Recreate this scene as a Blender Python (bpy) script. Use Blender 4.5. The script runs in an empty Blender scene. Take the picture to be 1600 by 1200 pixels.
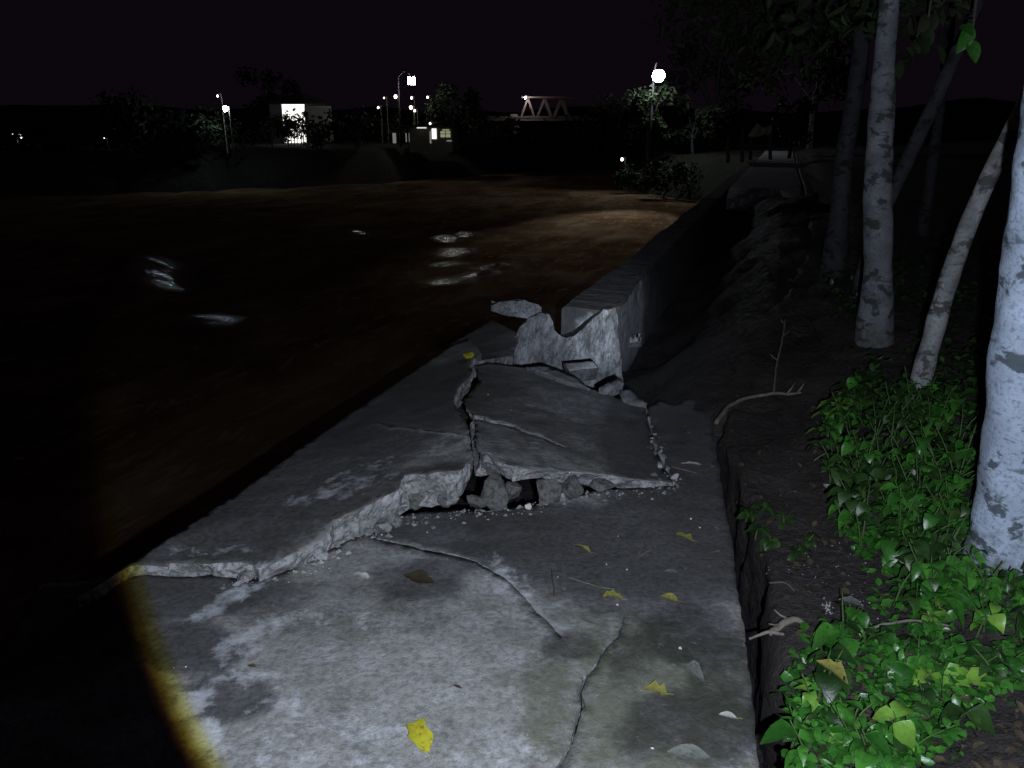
import bpy, bmesh, math, random
import numpy as np
from mathutils import Vector, Matrix, noise
from mathutils.geometry import delaunay_2d_cdt, intersect_point_line

# ------------------------------------------------------------------ camera, night sky, torch light
sc = bpy.context.scene
COL = sc.collection
TH = math.radians(18.4); CAMH = 1.6; F = 1202.0
cd = bpy.data.cameras.new('camera'); cam = bpy.data.objects.new('camera', cd); COL.objects.link(cam)
cam.location = (0, 0, CAMH); cam.rotation_euler = (math.pi/2 - TH, 0, 0)
cd.sensor_width = 36; cd.lens = 36*F/1600; cd.clip_start = 0.02; cd.clip_end = 2000
sc.camera = cam
w = bpy.data.worlds.new('World'); sc.world = w; w.use_nodes = True
nt = w.node_tree; bg = nt.nodes['Background']
sky = nt.nodes.new('ShaderNodeTexSky'); sky.sky_type = 'NISHITA'; sky.sun_disc = False
sky.sun_elevation = math.radians(-9); sky.sun_rotation = math.radians(150)
mul = nt.nodes.new('ShaderNodeMix'); mul.data_type = 'RGBA'; mul.blend_type = 'ADD'; mul.inputs[0].default_value = 1
nt.links.new(sky.outputs[0], mul.inputs[6]); mul.inputs[7].default_value = (0.098, 0.060, 0.105, 1)
nt.links.new(mul.outputs[2], bg.inputs[0]); bg.inputs[1].default_value = 0.034
sc.view_settings.view_transform = 'Standard'; sc.view_settings.look = 'None'
sc.view_settings.exposure = 0; sc.view_settings.gamma = 1
sc.cycles.use_denoising = True
sc.cycles.max_bounces = 3; sc.cycles.diffuse_bounces = 2; sc.cycles.glossy_bounces = 2
sc.cycles.use_adaptive_sampling = True; sc.cycles.adaptive_threshold = 0.01; sc.cycles.adaptive_min_samples = 12
sc.cycles.sample_clamp_indirect = 4
try: sc.cycles.use_light_tree = True
except Exception: pass

RNG = random.Random(11)
def ray(px, py):
    a = (px-800)/F; b = -(py-600)/F
    return Vector((a, math.cos(TH)+b*math.sin(TH), -math.sin(TH)+b*math.cos(TH)))
def gp(px, py, z=0.0):            # where the sight line meets height z
    d = ray(px, py); t = (z-CAMH)/d.z
    return Vector((d.x*t, d.y*t, z))
def at(px, py, Y):                # the point at ground distance Y
    d = ray(px, py); t = Y/d.y
    return Vector((d.x*t, Y, CAMH+d.z*t))

def spot(name, loc, aim, deg, watts, radius):
    l = bpy.data.lights.new(name, 'SPOT'); o = bpy.data.objects.new(name, l); COL.objects.link(o)
    o.location = loc; l.energy = watts; l.spot_size = math.radians(2*deg); l.shadow_soft_size = radius
    o.rotation_euler = (Vector(aim)-Vector(loc)).to_track_quat('-Z', 'Y').to_euler()
    l.use_nodes = True; n = l.node_tree.nodes; lk = l.node_tree.links
    tc = n.new('ShaderNodeTexCoord'); sp = n.new('ShaderNodeSeparateXYZ'); lk.new(tc.outputs['Normal'], sp.inputs[0])
    ab = n.new('ShaderNodeMath'); ab.operation = 'ABSOLUTE'; lk.new(sp.outputs[2], ab.inputs[0])
    ac = n.new('ShaderNodeMath'); ac.operation = 'ARCCOSINE'; lk.new(ab.outputs[0], ac.inputs[0])
    mr = n.new('ShaderNodeMath'); mr.operation = 'DIVIDE'; mr.inputs[1].default_value = math.radians(deg); lk.new(ac.outputs[0], mr.inputs[0])
    cr = n.new('ShaderNodeValToRGB'); lk.new(mr.outputs[0], cr.inputs[0])
    em = n['Emission']; lk.new(cr.outputs[0], em.inputs[0]); l.spot_blend = 0.0
    return o, cr.color_ramp
TORCH = Vector((0.10, 0.0, 1.52))
# wide torch: cool white disc of light with the yellow fringe of its lens at the rim
to, rp = spot('torch_beam', TORCH, at(1050, 660, 7.0), 41.0, 290, 0.012)
rp.interpolation = 'EASE'
e = rp.elements; e[0].position = 0; e[0].color = (0.80, 0.88, 1.0, 1); e[1].position = 1.0; e[1].color = (0, 0, 0, 1)
for p, c in ((0.60, (0.80, 0.88, 1.0, 1)), (0.945, (0.78, 0.86, 0.98, 1)), (0.965, (0.60, 0.60, 0.24, 1)), (0.980, (0.26, 0.19, 0.02, 1)), (0.992, (0.05, 0.018, 0.003, 1))):
    x = e.new(p); x.color = c
# extra narrow spot, off the torch axis, added to brighten the broken wall
tn, rp2 = spot('added_wall_spot', TORCH, at(945, 490, 7.2), 9.5, 1400, 0.012)
rp2.interpolation = 'EASE'
e = rp2.elements; e[0].position = 0; e[0].color = (0.80, 0.90, 1.0, 1); e[1].position = 1.0; e[1].color = (0, 0, 0, 1)
x = e.new(0.25); x.color = (0.62, 0.72, 0.85, 1); x = e.new(0.55); x.color = (0.16, 0.19, 0.24, 1)

# ------------------------------------------------------------------ helpers
def nz(p, s=1.0, o=0.0):
    return noise.noise(Vector((p[0]*s+o, p[1]*s-o*1.7, (p[2] if len(p) > 2 else 0)*s+o*.3)))
def fbm(p, s=1.0, o=0.0, n=4):
    v = 0; a = .5
    for i in range(n):
        v += a*nz(p, s, o+i*7.3); s *= 2.03; a *= .5
    return v
def smooth(a, b, x):
    t = min(1, max(0, (x-a)/(b-a))); return t*t*(3-2*t)
def link(o, parent=None):
    COL.objects.link(o)
    if parent is not None: o.parent = parent
    return o
def tag(o, label=None, cat=None, group=None, kind=None):
    for k, v in (('label', label), ('category', cat), ('group', group), ('kind', kind)):
        if v: o[k] = v
    return o
def mesh_obj(name, verts, faces, mats, parent=None, mi=None, smooth_=False):
    me = bpy.data.meshes.new(name); me.from_pydata([tuple(v) for v in verts], [], faces)
    for m in (mats if isinstance(mats, (list, tuple)) else [mats]): me.materials.append(m)
    if mi is not None: me.polygons.foreach_set('material_index', mi)
    if smooth_: me.polygons.foreach_set('use_smooth', [True]*len(me.polygons))
    me.update()
    return link(bpy.data.objects.new(name, me), parent)
def empty(name, loc, label=None, cat=None, group=None, kind=None):
    o = bpy.data.objects.new(name, None); o.location = loc; link(o); o.empty_display_size = .1
    return tag(o, label, cat, group, kind)
class MB:
    """collects shapes in world space; build() subtracts the parent's place"""
    def __init__(s): s.v = []; s.f = []; s.mi = []
    def add(s, vs, fs, m=0):
        o = len(s.v); s.v += [Vector(v) for v in vs]; s.f += [tuple(i+o for i in f) for f in fs]; s.mi += [m]*len(fs); return s
    def box(s, c, h, rz=0, m=0):
        c = Vector(c); R = Matrix.Rotation(rz, 3, 'Z'); vs = []
        for sx in (-1, 1):
            for sy in (-1, 1):
                for sz in (-1, 1): vs.append(c+R @ Vector((sx*h[0], sy*h[1], sz*h[2])))
        return s.add(vs, [(0,1,3,2),(4,6,7,5),(0,4,5,1),(2,3,7,6),(0,2,6,4),(1,5,7,3)], m)
    def bar(s, a, b, w, h=None, m=0):
        a = Vector(a); b = Vector(b); h = h or w; d = (b-a).normalized()
        x = d.cross(Vector((0, 0, 1)));
        if x.length < 1e-3: x = Vector((1, 0, 0))
        x.normalize(); y = x.cross(d); vs = []
        for p in (a, b):
            for i, j in ((-1,-1),(1,-1),(1,1),(-1,1)): vs.append(p+x*i*w/2+y*j*h/2)
        return s.add(vs, [(0,1,2,3),(7,6,5,4),(0,4,5,1),(1,5,6,2),(2,6,7,3),(3,7,4,0)], m)
    def tube(s, pts, rad, n=10, m=0, rough=0, cap=True, ro=0.0):
        pts = [Vector(p) for p in pts]; o = len(s.v); k = len(pts)
        px = None
        for i, p in enumerate(pts):
            d = (pts[min(i+1, k-1)]-pts[max(i-1, 0)]).normalized()
            x = d.cross(Vector((0, 1, 0.01))) if px is None else (px-d*px.dot(d)); x.normalize(); px = x
            y = d.cross(x)
            for j in range(n):
                an = 2*math.pi*j/n; q = x*math.cos(an)+y*math.sin(an); r = rad[i]
                if rough:
                    r *= 1+rough*fbm(p+q*rad[i]*2, 6, ro, 3)
                s.v.append(p+q*r)
        for i in range(k-1):
            for j in range(n):
                a = o+i*n+j; b = o+i*n+(j+1) % n
                s.f.append((a, b, b+n, a+n)); s.mi.append(m)
        if cap:
            s.f.append(tuple(o+j for j in reversed(range(n)))); s.mi.append(m)
            s.f.append(tuple(o+(k-1)*n+j for j in range(n))); s.mi.append(m)
        return s
    def ball(s, c, r, m=0, nu=12, nv=8, sc_=(1, 1, 1)):
        c = Vector(c); o = len(s.v)
        for i in range(nv+1):
            t = math.pi*i/nv
            for j in range(nu):
                p = 2*math.pi*j/nu
                s.v.append(c+Vector((sc_[0]*r*math.sin(t)*math.cos(p), sc_[1]*r*math.sin(t)*math.sin(p), sc_[2]*r*math.cos(t))))
        for i in range(nv):
            for j in range(nu):
                a = o+i*nu+j; b = o+i*nu+(j+1) % nu
                s.f.append((a, a+nu, b+nu, b)); s.mi.append(m)
        return s
    def build(s, name, mats, parent=None, sm=False):
        off = parent.matrix_world.translation if parent is not None else Vector()
        if parent is not None:
            off = Vector(parent.location); q = parent.parent
            while q is not None: off += Vector(q.location); q = q.parent
        return mesh_obj(name, [v-off for v in s.v], s.f, mats, parent, s.mi, sm)
def catmull(pts, n):
    pts = [Vector(p) for p in pts]; out = []
    q = [2*pts[0]-pts[1]]+pts+[2*pts[-1]-pts[-2]]
    for i in range(1, len(q)-2):
        for k in range(n):
            t = k/n; a, b, c, d = q[i-1], q[i], q[i+1], q[i+2]
            out.append(.5*((2*b)+(c-a)*t+(2*a-5*b+4*c-d)*t*t+(3*b-a-3*c+d)*t**3))
    return out+[pts[-1]]
def lerp_list(vals, n):
    return [float(v) for v in np.interp(np.linspace(0, 1, n), np.linspace(0, 1, len(vals)), vals)]

# ------------------------------------------------------------------ materials
class N:
    def __init__(s, name):
        s.m = bpy.data.materials.new(name); s.m.use_nodes = True; s.t = s.m.node_tree; s.n = s.t.nodes; s.l = s.t.links
        s.b = s.n['Principled BSDF']; s.tc = s.n.new('ShaderNodeTexCoord')
    def inp(s, sock, v):
        if isinstance(v, bpy.types.NodeSocket): s.l.new(v, sock)
        else: sock.default_value = v if not (isinstance(v, tuple) and len(v) == 3 and sock.type == 'RGBA') else (*v, 1)
    def geo(s):
        g = s.n.new('ShaderNodeNewGeometry'); return g.outputs['Position']
    def mapv(s, sc_=(1, 1, 1), src=None, rot=(0, 0, 0)):
        mp = s.n.new('ShaderNodeMapping'); mp.inputs['Scale'].default_value = sc_; mp.inputs['Rotation'].default_value = rot
        s.l.new(src or s.tc.outputs['Object'], mp.inputs[0]); return mp.outputs[0]
    def noise(s, scale, detail=6, rough=.55, vec=None, dist=0, out=0):
        k = s.n.new('ShaderNodeTexNoise'); k.inputs['Scale'].default_value = scale; k.inputs['Detail'].default_value = min(detail, 5)
        k.inputs['Roughness'].default_value = rough; k.inputs['Distortion'].default_value = dist
        s.l.new(vec or s.tc.outputs['Object'], k.inputs['Vector']); return k.outputs[out]
    def vor(s, scale, vec=None, feat='F1', out='Distance'):
        k = s.n.new('ShaderNodeTexVoronoi'); k.feature = feat; k.inputs['Scale'].default_value = scale
        s.l.new(vec or s.tc.outputs['Object'], k.inputs['Vector']); return k.outputs[out]
    def ramp(s, v, stops, inter='LINEAR'):
        k = s.n.new('ShaderNodeValToRGB'); k.color_ramp.interpolation = inter; e = k.color_ramp.elements
        while len(e) > 1: e.remove(e[-1])
        for i, (p, c) in enumerate(stops):
            x = e[0] if i == 0 else e.new(p); x.position = p
            c = (c, c, c) if not isinstance(c, tuple) else c; x.color = (*c[:3], 1)
        s.l.new(v, k.inputs[0]); return k.outputs[0]
    def mix(s, f, a, b, mode='MIX'):
        k = s.n.new('ShaderNodeMix'); k.data_type = 'RGBA'; k.blend_type = mode
        s.inp(k.inputs[0], f); s.inp(k.inputs[6], a); s.inp(k.inputs[7], b); return k.outputs[2]
    def math(s, op, a, b=0.0, clamp=False):
        k = s.n.new('ShaderNodeMath'); k.operation = op; k.use_clamp = clamp
        s.inp(k.inputs[0], a); s.inp(k.inputs[1], b); return k.outputs[0]
    def attr(s, name):
        k = s.n.new('ShaderNodeAttribute'); k.attribute_name = name
        p = s.n.new('ShaderNodeSeparateColor'); s.l.new(k.outputs['Color'], p.inputs[0]); return p.outputs
    def bump(s, h, strength=.5, dist=.01, prev=None):
        k = s.n.new('ShaderNodeBump'); k.inputs['Strength'].default_value = strength; k.inputs['Distance'].default_value = dist
        s.l.new(h, k.inputs['Height'])
        if prev: s.l.new(prev, k.inputs['Normal'])
        s.l.new(k.outputs[0], s.b.inputs['Normal']); return k.outputs[0]
    def done(s, color=None, rough=None, spec=None, emit=None, strength=0):
        if color is not None: s.inp(s.b.inputs['Base Color'], color)
        if rough is not None: s.inp(s.b.inputs['Roughness'], rough)
        if spec is not None: s.b.inputs['Specular IOR Level'].default_value = spec
        if emit is not None: s.inp(s.b.inputs['Emission Color'], emit); s.b.inputs['Emission Strength'].default_value = strength
        return s.m
def emission(name, col, strength):
    return N(name).done((.02, .02, .02), .5, emit=col, strength=strength)

def mat_concrete():
    s = N('weathered_concrete'); P = s.geo()
    r, g, b = s.attr('stain')[:3]
    big = s.noise(1.9, 8, .66, P, .25); mid = s.noise(8, 8, .7, P, .15); fine = s.noise(42, 6, .7, P); grit = s.noise(260, 3, .7, P)
    streak = s.noise(3.6, 7, .66, s.mapv((1.0, 1.9, 1), P, (0, 0, -.33)), .35)
    base = s.ramp(big, [(.30, (.20, .20, .195)), (.45, (.31, .31, .305)), (.58, (.42, .422, .43)), (.72, (.52, .525, .545))])
    base = s.mix(s.ramp(mid, [(.40, 0), (.52, .35), (.64, .6)]), base, (.27, .275, .258), 'MIX')
    base = s.mix(s.ramp(streak, [(.50, 0), (.60, .25), (.70, .5)]), base, (.53, .54, .565))
    base = s.mix(s.math('MULTIPLY', s.ramp(fine, [(.40, 1), (.55, 0)]), .45), base, (.10, .10, .095))
    # algae (b), mineral bloom (g), damp film (r): each breaks up through noise
    al = s.ramp(s.math('ADD', b, s.math('MULTIPLY', s.math('SUBTRACT', mid, .5), 1.5)), [(.35, 0), (.75, .8)])
    base = s.mix(al, base, s.mix(fine, (.095, .105, .07), (.17, .18, .13)))
    wet = s.ramp(s.math('ADD', r, s.math('MULTIPLY', s.math('SUBTRACT', s.noise(7, 10, .74, P, .2), .5), 2.0)), [(.15, 0), (.55, .70), (1.0, 1)])
    base = s.mix(wet, base, s.mix(1, base, (.36, .355, .37), 'MULTIPLY'))
    mn = s.ramp(s.math('ADD', g, s.math('MULTIPLY', s.math('SUBTRACT', s.noise(13, 10, .72, P, .25), .5), 2.6)), [(.35, 0), (.62, .45), (1.0, .9)])
    base = s.mix(mn, base, s.mix(fine, (.54, .56, .62), (.72, .75, .82)))
    base = s.mix(s.math('MULTIPLY', s.ramp(grit, [(.3, 1), (.5, 0)]), .35), base, (.06, .06, .06))
    h = s.math('ADD', s.math('MULTIPLY', mid, .8), s.math('ADD', s.math('MULTIPLY', fine, .35), s.math('MULTIPLY', grit, .10)))
    s.bump(h, .85, .012)
    rg = s.math('SUBTRACT', s.ramp(fine, [(.3, .72), (.7, .92)]), s.math('MULTIPLY', wet, .24))
    return s.done(base, rg, .4)
def mat_broken(name, a, b, dark, scale=1.0, bumpd=.02):
    s = N(name); P = s.geo()
    big = s.noise(5*scale, 8, .65, P); fine = s.noise(40*scale, 6, .7, P); ag = s.vor(55*scale, P)
    c = s.ramp(big, [(.32, a), (.5, tuple((x+y)/2 for x, y in zip(a, b))), (.66, b)])
    c = s.mix(s.ramp(fine, [(.36, .8), (.52, 0)]), c, dark)
    c = s.mix(s.ramp(ag, [(.12, .5), (.2, 0)]), c, tuple(min(.8, x*1.3) for x in b))
    s.bump(s.math('ADD', s.math('MULTIPLY', big, .7), s.math('ADD', s.math('MULTIPLY', fine, .35), s.math('MULTIPLY', ag, .2))), .9, bumpd)
    return s.done(c, .9, .3)
def mat_wall():
    s = N('river_wall_concrete'); P = s.geo(); r, g, b = s.attr('stain')[:3]; chip = s.vor(13, s.mapv((1, 1, .8), P)); lump = s.noise(11, 5, .7, P)
    ver = s.noise(9, 8, .62, s.mapv((1, 1, .42), P), .5); big = s.noise(1.4, 7, .6, P); fine = s.noise(38, 6, .7, P)
    c = s.ramp(ver, [(.3, (.045, .043, .043)), (.5, (.085, .083, .085)), (.7, (.14, .138, .14))])
    c = s.mix(s.ramp(big, [(.4, 0), (.65, .6)]), c, (.075, .072, .07))
    pale = s.ramp(s.math('ADD', g, s.math('MULTIPLY', s.math('SUBTRACT', s.noise(6, 9, .66, s.mapv((1, 1, .35), P), .5), .5), 1.4)), [(.34, 0), (.56, .7), (.9, 1)])  # pale mask: bare broken concrete plus the torch-lit face painted in
    c = s.mix(pale, c, s.ramp(ver, [(.3, (.24, .245, .26)), (.55, (.48, .49, .52)), (.75, (.66, .67, .70))]))
    c = s.mix(s.ramp(lump, [(.36, .75), (.50, 0)]), c, (.10, .10, .10))
    c = s.mix(s.ramp(fine, [(.34, .6), (.5, 0)]), c, (.09, .09, .09))
    s.bump(s.math('ADD', s.math('ADD', ver, s.math('MULTIPLY', lump, 1.2)), s.math('MULTIPLY', fine, .4)), .8, .02)
    return s.done(c, .88, .3)
def mat_soil():
    s = N('damp_soil'); P = s.geo(); big = s.noise(2.2, 8, .65, P); mid = s.noise(14, 8, .7, P); fine = s.noise(70, 5, .7, P); cl = s.vor(26, P)
    c = s.ramp(big, [(.35, (.028, .024, .024)), (.55, (.052, .045, .043)), (.7, (.085, .077, .074))])
    c = s.mix(s.ramp(fine, [(.35, .7), (.5, 0)]), c, (.015, .013, .012)); c = s.mix(s.ramp(mid, [(.6, 0), (.75, .5)]), c, (.12, .11, .105))
    s.bump(s.math('ADD', s.math('MULTIPLY', mid, .8), s.math('ADD', s.math('MULTIPLY', fine, .4), s.math('MULTIPLY', cl, .25))), 1, .035)
    return s.done(c, s.ramp(mid, [(.4, .55), (.6, .9)]), .4)
def mat_land():
    s = N('dark_bank_earth'); P = s.geo(); a = s.noise(.35, 8, .65, P); b = s.noise(3, 7, .7, P)
    c = s.ramp(a, [(.35, (.016, .018, .011)), (.6, (.028, .028, .02)), (.75, (.05, .045, .036))]); c = s.mix(s.ramp(b, [(.4, .6), (.6, 0)]), c, (.01, .012, .006))
    s.bump(b, 1, .15); return s.done(c, .95, .2)
def mat_water():
    s = N('muddy_river_water'); P = s.geo()
    V = s.mapv((1, 1, 1), P, (0, 0, .33))
    b1 = s.noise(.55, 4, .55, s.mapv((1.0, .42, 1), V), .6); b2 = s.noise(2.6, 4, .6, s.mapv((1.25, .5, 1), V), .8); b3 = s.noise(9, 3, .6, s.mapv((1.2, .6, 1), V), .4)
    c = s.ramp(b1, [(.3, (.085, .046, .024)), (.5, (.15, .092, .050)), (.66, (.22, .155, .10))])
    c = s.mix(s.ramp(b2, [(.55, 0), (.72, .6)]), c, (.34, .27, .19))
    k = s.n.new('ShaderNodeBump'); k.inputs['Strength'].default_value = .5; k.inputs['Distance'].default_value = .10
    gl = s.attr('glint_gloss')[0]
    s.l.new(s.math('ADD', s.math('MULTIPLY', b1, 1.6), s.math('MULTIPLY', b2, s.math('ADD', .8, s.math('MULTIPLY', gl, 1.2)))), k.inputs['Height'])
    s.bump(b3, .5, .015, k.outputs[0]); s.b.inputs['IOR'].default_value = 1.33
    g = s.attr('glint_gloss')[0]; s.l.new(s.math('MULTIPLY', g, .5), s.b.inputs['Specular IOR Level'])  # specular only inside the placed glint patches
    return s.done(c, s.math('SUBTRACT', .55, s.math('MULTIPLY', g, .475)))
def mat_bark(name, base, pale, dark, blot=.5, green=0.0):
    s = N(name); O = s.tc.outputs['Object']
    rings = s.noise(6, 7, .6, s.mapv((1, 1, 4.0)), .25); blo = s.noise(8.5, 8, .62, s.mapv((1, 1, 1.35)), .25); fine = s.noise(70, 6, .7); lic = s.noise(5, 6, .6, None, .5)
    c = s.ramp(lic, [(.35, base), (.52, tuple((x+y)/2 for x, y in zip(base, pale))), (.66, pale)])
    c = s.mix(s.ramp(blo, [(blot, 0), (blot+.045, .9), (.9, 1)]), c, dark)
    c = s.mix(s.ramp(rings, [(.60, 0), (.67, .75)]), c, tuple(x*1.4 for x in dark))
    c = s.mix(s.ramp(fine, [(.35, .55), (.5, 0)]), c, tuple(x*1.2 for x in dark))
    if green:
        sp = s.n.new('ShaderNodeSeparateXYZ'); s.l.new(O, sp.inputs[0])
        gm = s.ramp(s.math('ADD', sp.outputs[2], s.math('MULTIPLY', s.math('SUBTRACT', s.noise(16, 6, .6), .5), .9)), [(.12, 1), (.42, 0)])
        moss = s.ramp(s.noise(30, 6, .7), [(.4, (.03, .035, .025)), (.56, (.10, .115, .075)), (.68, (.26, .28, .22))])
        c = s.mix(s.math('MULTIPLY', gm, green), c, moss)
    s.bump(s.math('ADD', s.math('MULTIPLY', blo, -.6), s.math('ADD', s.math('MULTIPLY', fine, .3), s.math('MULTIPLY', rings, .5))), .9, .012)
    return s.done(c, .85, .3)
def mat_leaf(name, a, b, rough=.38, spec=.5, spot_=None):
    s = N(name); oi = s.n.new('ShaderNodeObjectInfo'); g = s.n.new('ShaderNodeNewGeometry')
    rr = s.math('FRACT', s.math('ADD', oi.outputs['Random'], g.outputs['Random Per Island']))
    c = s.mix(rr, a, b); c = s.mix(s.math('MULTIPLY', s.ramp(s.noise(60, 5, .6, s.geo()), [(.4, 1), (.6, 0)]), .35), c, tuple(x*.5 for x in a))
    if spot_: c = s.mix(s.ramp(s.noise(70, 5, .7, s.geo()), [(.54, 0), (.64, .85)]), c, spot_)
    s.bump(s.noise(90, 3, .5, s.geo()), .35, .004)
    return s.done(c, rough, spec)
def mat_plain(name, col, rough=.7, spec=.4, var=.25, scale=12):
    s = N(name); k = s.noise(scale, 6, .6)
    c = s.mix(s.ramp(k, [(.35, 1), (.65, 0)]), col, tuple(x*(1-var) for x in col)); s.bump(k, .3, .01); return s.done(c, rough, spec)

M = dict(con=mat_concrete(), brk=mat_broken('fresh_broken_concrete', (.20, .20, .205), (.46, .465, .48), (.10, .10, .10)),
         brk2=mat_broken('dirty_broken_concrete', (.09, .088, .085), (.20, .198, .195), (.045, .043, .04)),
         wall=mat_wall(), soil=mat_soil(), land=mat_land(), water=mat_water(),
         bark1=mat_bark('pale_lichen_bark', (.28, .33, .42), (.42, .50, .65), (.055, .07, .085), .555, 1.0),
         bark2=mat_bark('grey_mottled_bark', (.11, .118, .125), (.225, .24, .27), (.04, .042, .045), .54, .5),
         bark3=mat_bark('white_patched_bark', (.15, .155, .16), (.40, .42, .44), (.06, .06, .06), .53, .3),
         bark4=mat_bark('dark_bark', (.045, .045, .052), (.085, .085, .095), (.02, .02, .02), .55),
         twig=mat_plain('dry_twig', (.22, .19, .165), .85, .2, .5, 40), twigd=mat_plain('dark_twig', (.10, .085, .07), .9, .2, .4, 40),
         leaf=mat_leaf('glossy_herb_leaf', (.018, .095, .012), (.060, .220, .028), .36, .5, (.03, .05, .015)), leafy=mat_leaf('young_leaf', (.10, .24, .03), (.18, .34, .05)),
         leafd=mat_leaf('dark_leaf', (.012, .038, .008), (.035, .085, .018), .42), leaft=mat_leaf('tree_leaf', (.016, .026, .011), (.036, .052, .022), .6, .2),
         stem=mat_plain('herb_stem', (.06, .12, .03), .6), yel=mat_leaf('yellow_fallen_leaf', (.50, .47, .03), (.56, .52, .05), .6, .25, (.20, .13, .03)),
         yeld=mat_leaf('dull_yellow_leaf', (.27, .26, .06), (.32, .30, .09), .65, .25, (.10, .08, .03)), pal=mat_leaf('bleached_leaf', (.48, .49, .45), (.56, .57, .52), .6, .3),
         brn=mat_leaf('brown_leaf', (.055, .042, .028), (.11, .088, .055), .75, .2), grl=mat_leaf('grey_sodden_leaf', (.15, .16, .15), (.19, .20, .18), .6, .3, (.08, .085, .07)),
         peb=mat_plain('white_pebble', (.72, .72, .70), .5), metal=mat_plain('dark_painted_metal', (.03, .03, .032), .7),
         roof=mat_plain('dark_roof', (.05, .045, .045), .8), plaster=mat_plain('grey_plaster', (.30, .30, .29), .9, .2, .2, 3),
         steel=mat_plain('painted_bridge_steel', (.26, .235, .23), .6), cloth=mat_plain('pale_cloth', (.62, .66, .55), .9, .2, .2, 3), wood=mat_plain('weathered_wood', (.16, .14, .12), .9))

# ------------------------------------------------------------------ layout of the place: s runs along the walk, t across it to the right
A = Vector((-1.47, 2.63)); U = Vector((.322, .947)).normalized(); V = Vector((U.y, -U.x))
def st(x, y):
    d = Vector((x, y))-A; return d.dot(U), d.dot(V)
def xy(s, t):
    p = A+U*s+V*t; return p.x, p.y
EDGE_S = [-8, -.3, .75, 2.25, 3.6, 6, 10, 18, 30, 50, 60]; EDGE_T = [2.95, 2.45, 2.33, 2.06, 2.02, 2.40, 2.75, 2.85, 2.85, 2.85, 2.9]
def edge_t(s): return float(np.interp(s, EDGE_S, EDGE_T))
def bank_z(s, t):
    d = t-edge_t(s)
    z = .02+.20*smooth(0.05, 1.1, d)+.16*smooth(1.0, 4.0, d)+.5*smooth(4, 16, d)
    x, y = xy(s, t)
    return z+.05*fbm((x, y), 1.6, 3, 3)*smooth(-.1, .5, d)*2+.025*fbm((x, y), 7, 9, 2)
def bank_hit(px, py):
    z = .1
    for i in range(4):
        p = gp(px, py, z); z = bank_z(*st(p.x, p.y))
    return Vector((p.x, p.y, z))

RIV = [xy(-40, -.05), xy(3.3, -.05), xy(4.4, .38), xy(46, .50), (12.0, 51.9), (8.3, 57), (10, 75), (12, 93), (7.5, 93), (0, 86), (-10, 70), (-24, 60), (-40, 52), (-80, 45), (-260, 30), (-260, -80)]
RV = np.array(RIV)
def river_sd(X, Y):              # signed distance to the river's edge, negative in the water
    P = np.stack([X, Y], -1); n = len(RV); best = np.full(X.shape, 1e9); ins = np.zeros(X.shape, bool)
    for i in range(n):
        a = RV[i]; b = RV[(i+1) % n]; ab = b-a; ap = P-a
        h = np.clip((ap@ab)/(ab@ab), 0, 1); d = np.linalg.norm(ap-h[..., None]*ab, axis=-1); best = np.minimum(best, d)
        c = ((a[1] > Y) != (b[1] > Y)) & (X < (b[0]-a[0])*(Y-a[1])/(b[1]-a[1]+1e-12)+a[0]); ins ^= c
    return np.where(ins, -best, best)
WATER_Z = -3.0
def grow(a, b, fine, far, k=1.13):
    out = list(np.arange(a, b+1e-6, fine)); d = fine
    lo = []; x = a
    while x > far[0]: d *= k; x -= d; lo.append(x)
    d = fine; x = b; hi = []
    while x < far[1]: d *= k; x += d; hi.append(x)
    return lo[::-1]+out+hi
def build_ground():
    S = grow(-3, 24, .22, (-60, 700)); T = grow(-1.2, 3.4, .14, (-420, 420))
    SS, TT = np.meshgrid(S, T, indexing='ij'); X = A.x+U.x*SS+V.x*TT; Y = A.y+U.y*SS+V.y*TT
    sd = river_sd(X, Y); vs = []
    for i in range(len(S)):
        for j in range(len(T)):
            s, t = SS[i, j], TT[i, j]; x, y = X[i, j], Y[i, j]; d = sd[i, j]
            if d < 0: z = -4.6
            elif s < 46 and t < 200 and t > -.5:
                # under the walk; the washed-out hollow beyond the broken slabs; then below the bank sheet
                hol = -.62-.30*smooth(3.2, 6.5, s)+.35*smooth(14, 17.5, s)
                z = hol+.30*fbm((x, y), .9, 5)+.10*fbm((x, y), 4, 2)
                z += (.62*smooth(1.0, 2.0, t)+.25*smooth(1.7, 2.4, t)*smooth(3, 5, s))*smooth(1.6, 2.6, s)*smooth(20, 16, s) if t < 3 else 0
                if t > edge_t(s)+.5: z = -.9
            else:
                z = -4.2+3.9*smooth(0, 3.2, d)+.5*smooth(3, 14, d)+.35*fbm((x, y), .25, 4)*smooth(0, 4, d)
                z += (9+9*fbm((x, y), .012, 6)+4*fbm((x, y), .06, 2))*smooth(100, 300, d)
            vs.append((x, y, z))
    n = len(T); fs = [(i*n+j, i*n+j+1, (i+1)*n+j+1, (i+1)*n+j)[::-1] for i in range(len(S)-1) for j in range(n-1)]
    mi = []
    for i in range(len(S)-1):
        for j in range(n-1): mi.append(0 if (S[i] < 46 and -1 < T[j] < 6) else 1)
    o = mesh_obj('ground', vs, fs, [M['soil'], M['land']], mi=mi, smooth_=True); tag(o, kind='structure')
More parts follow.
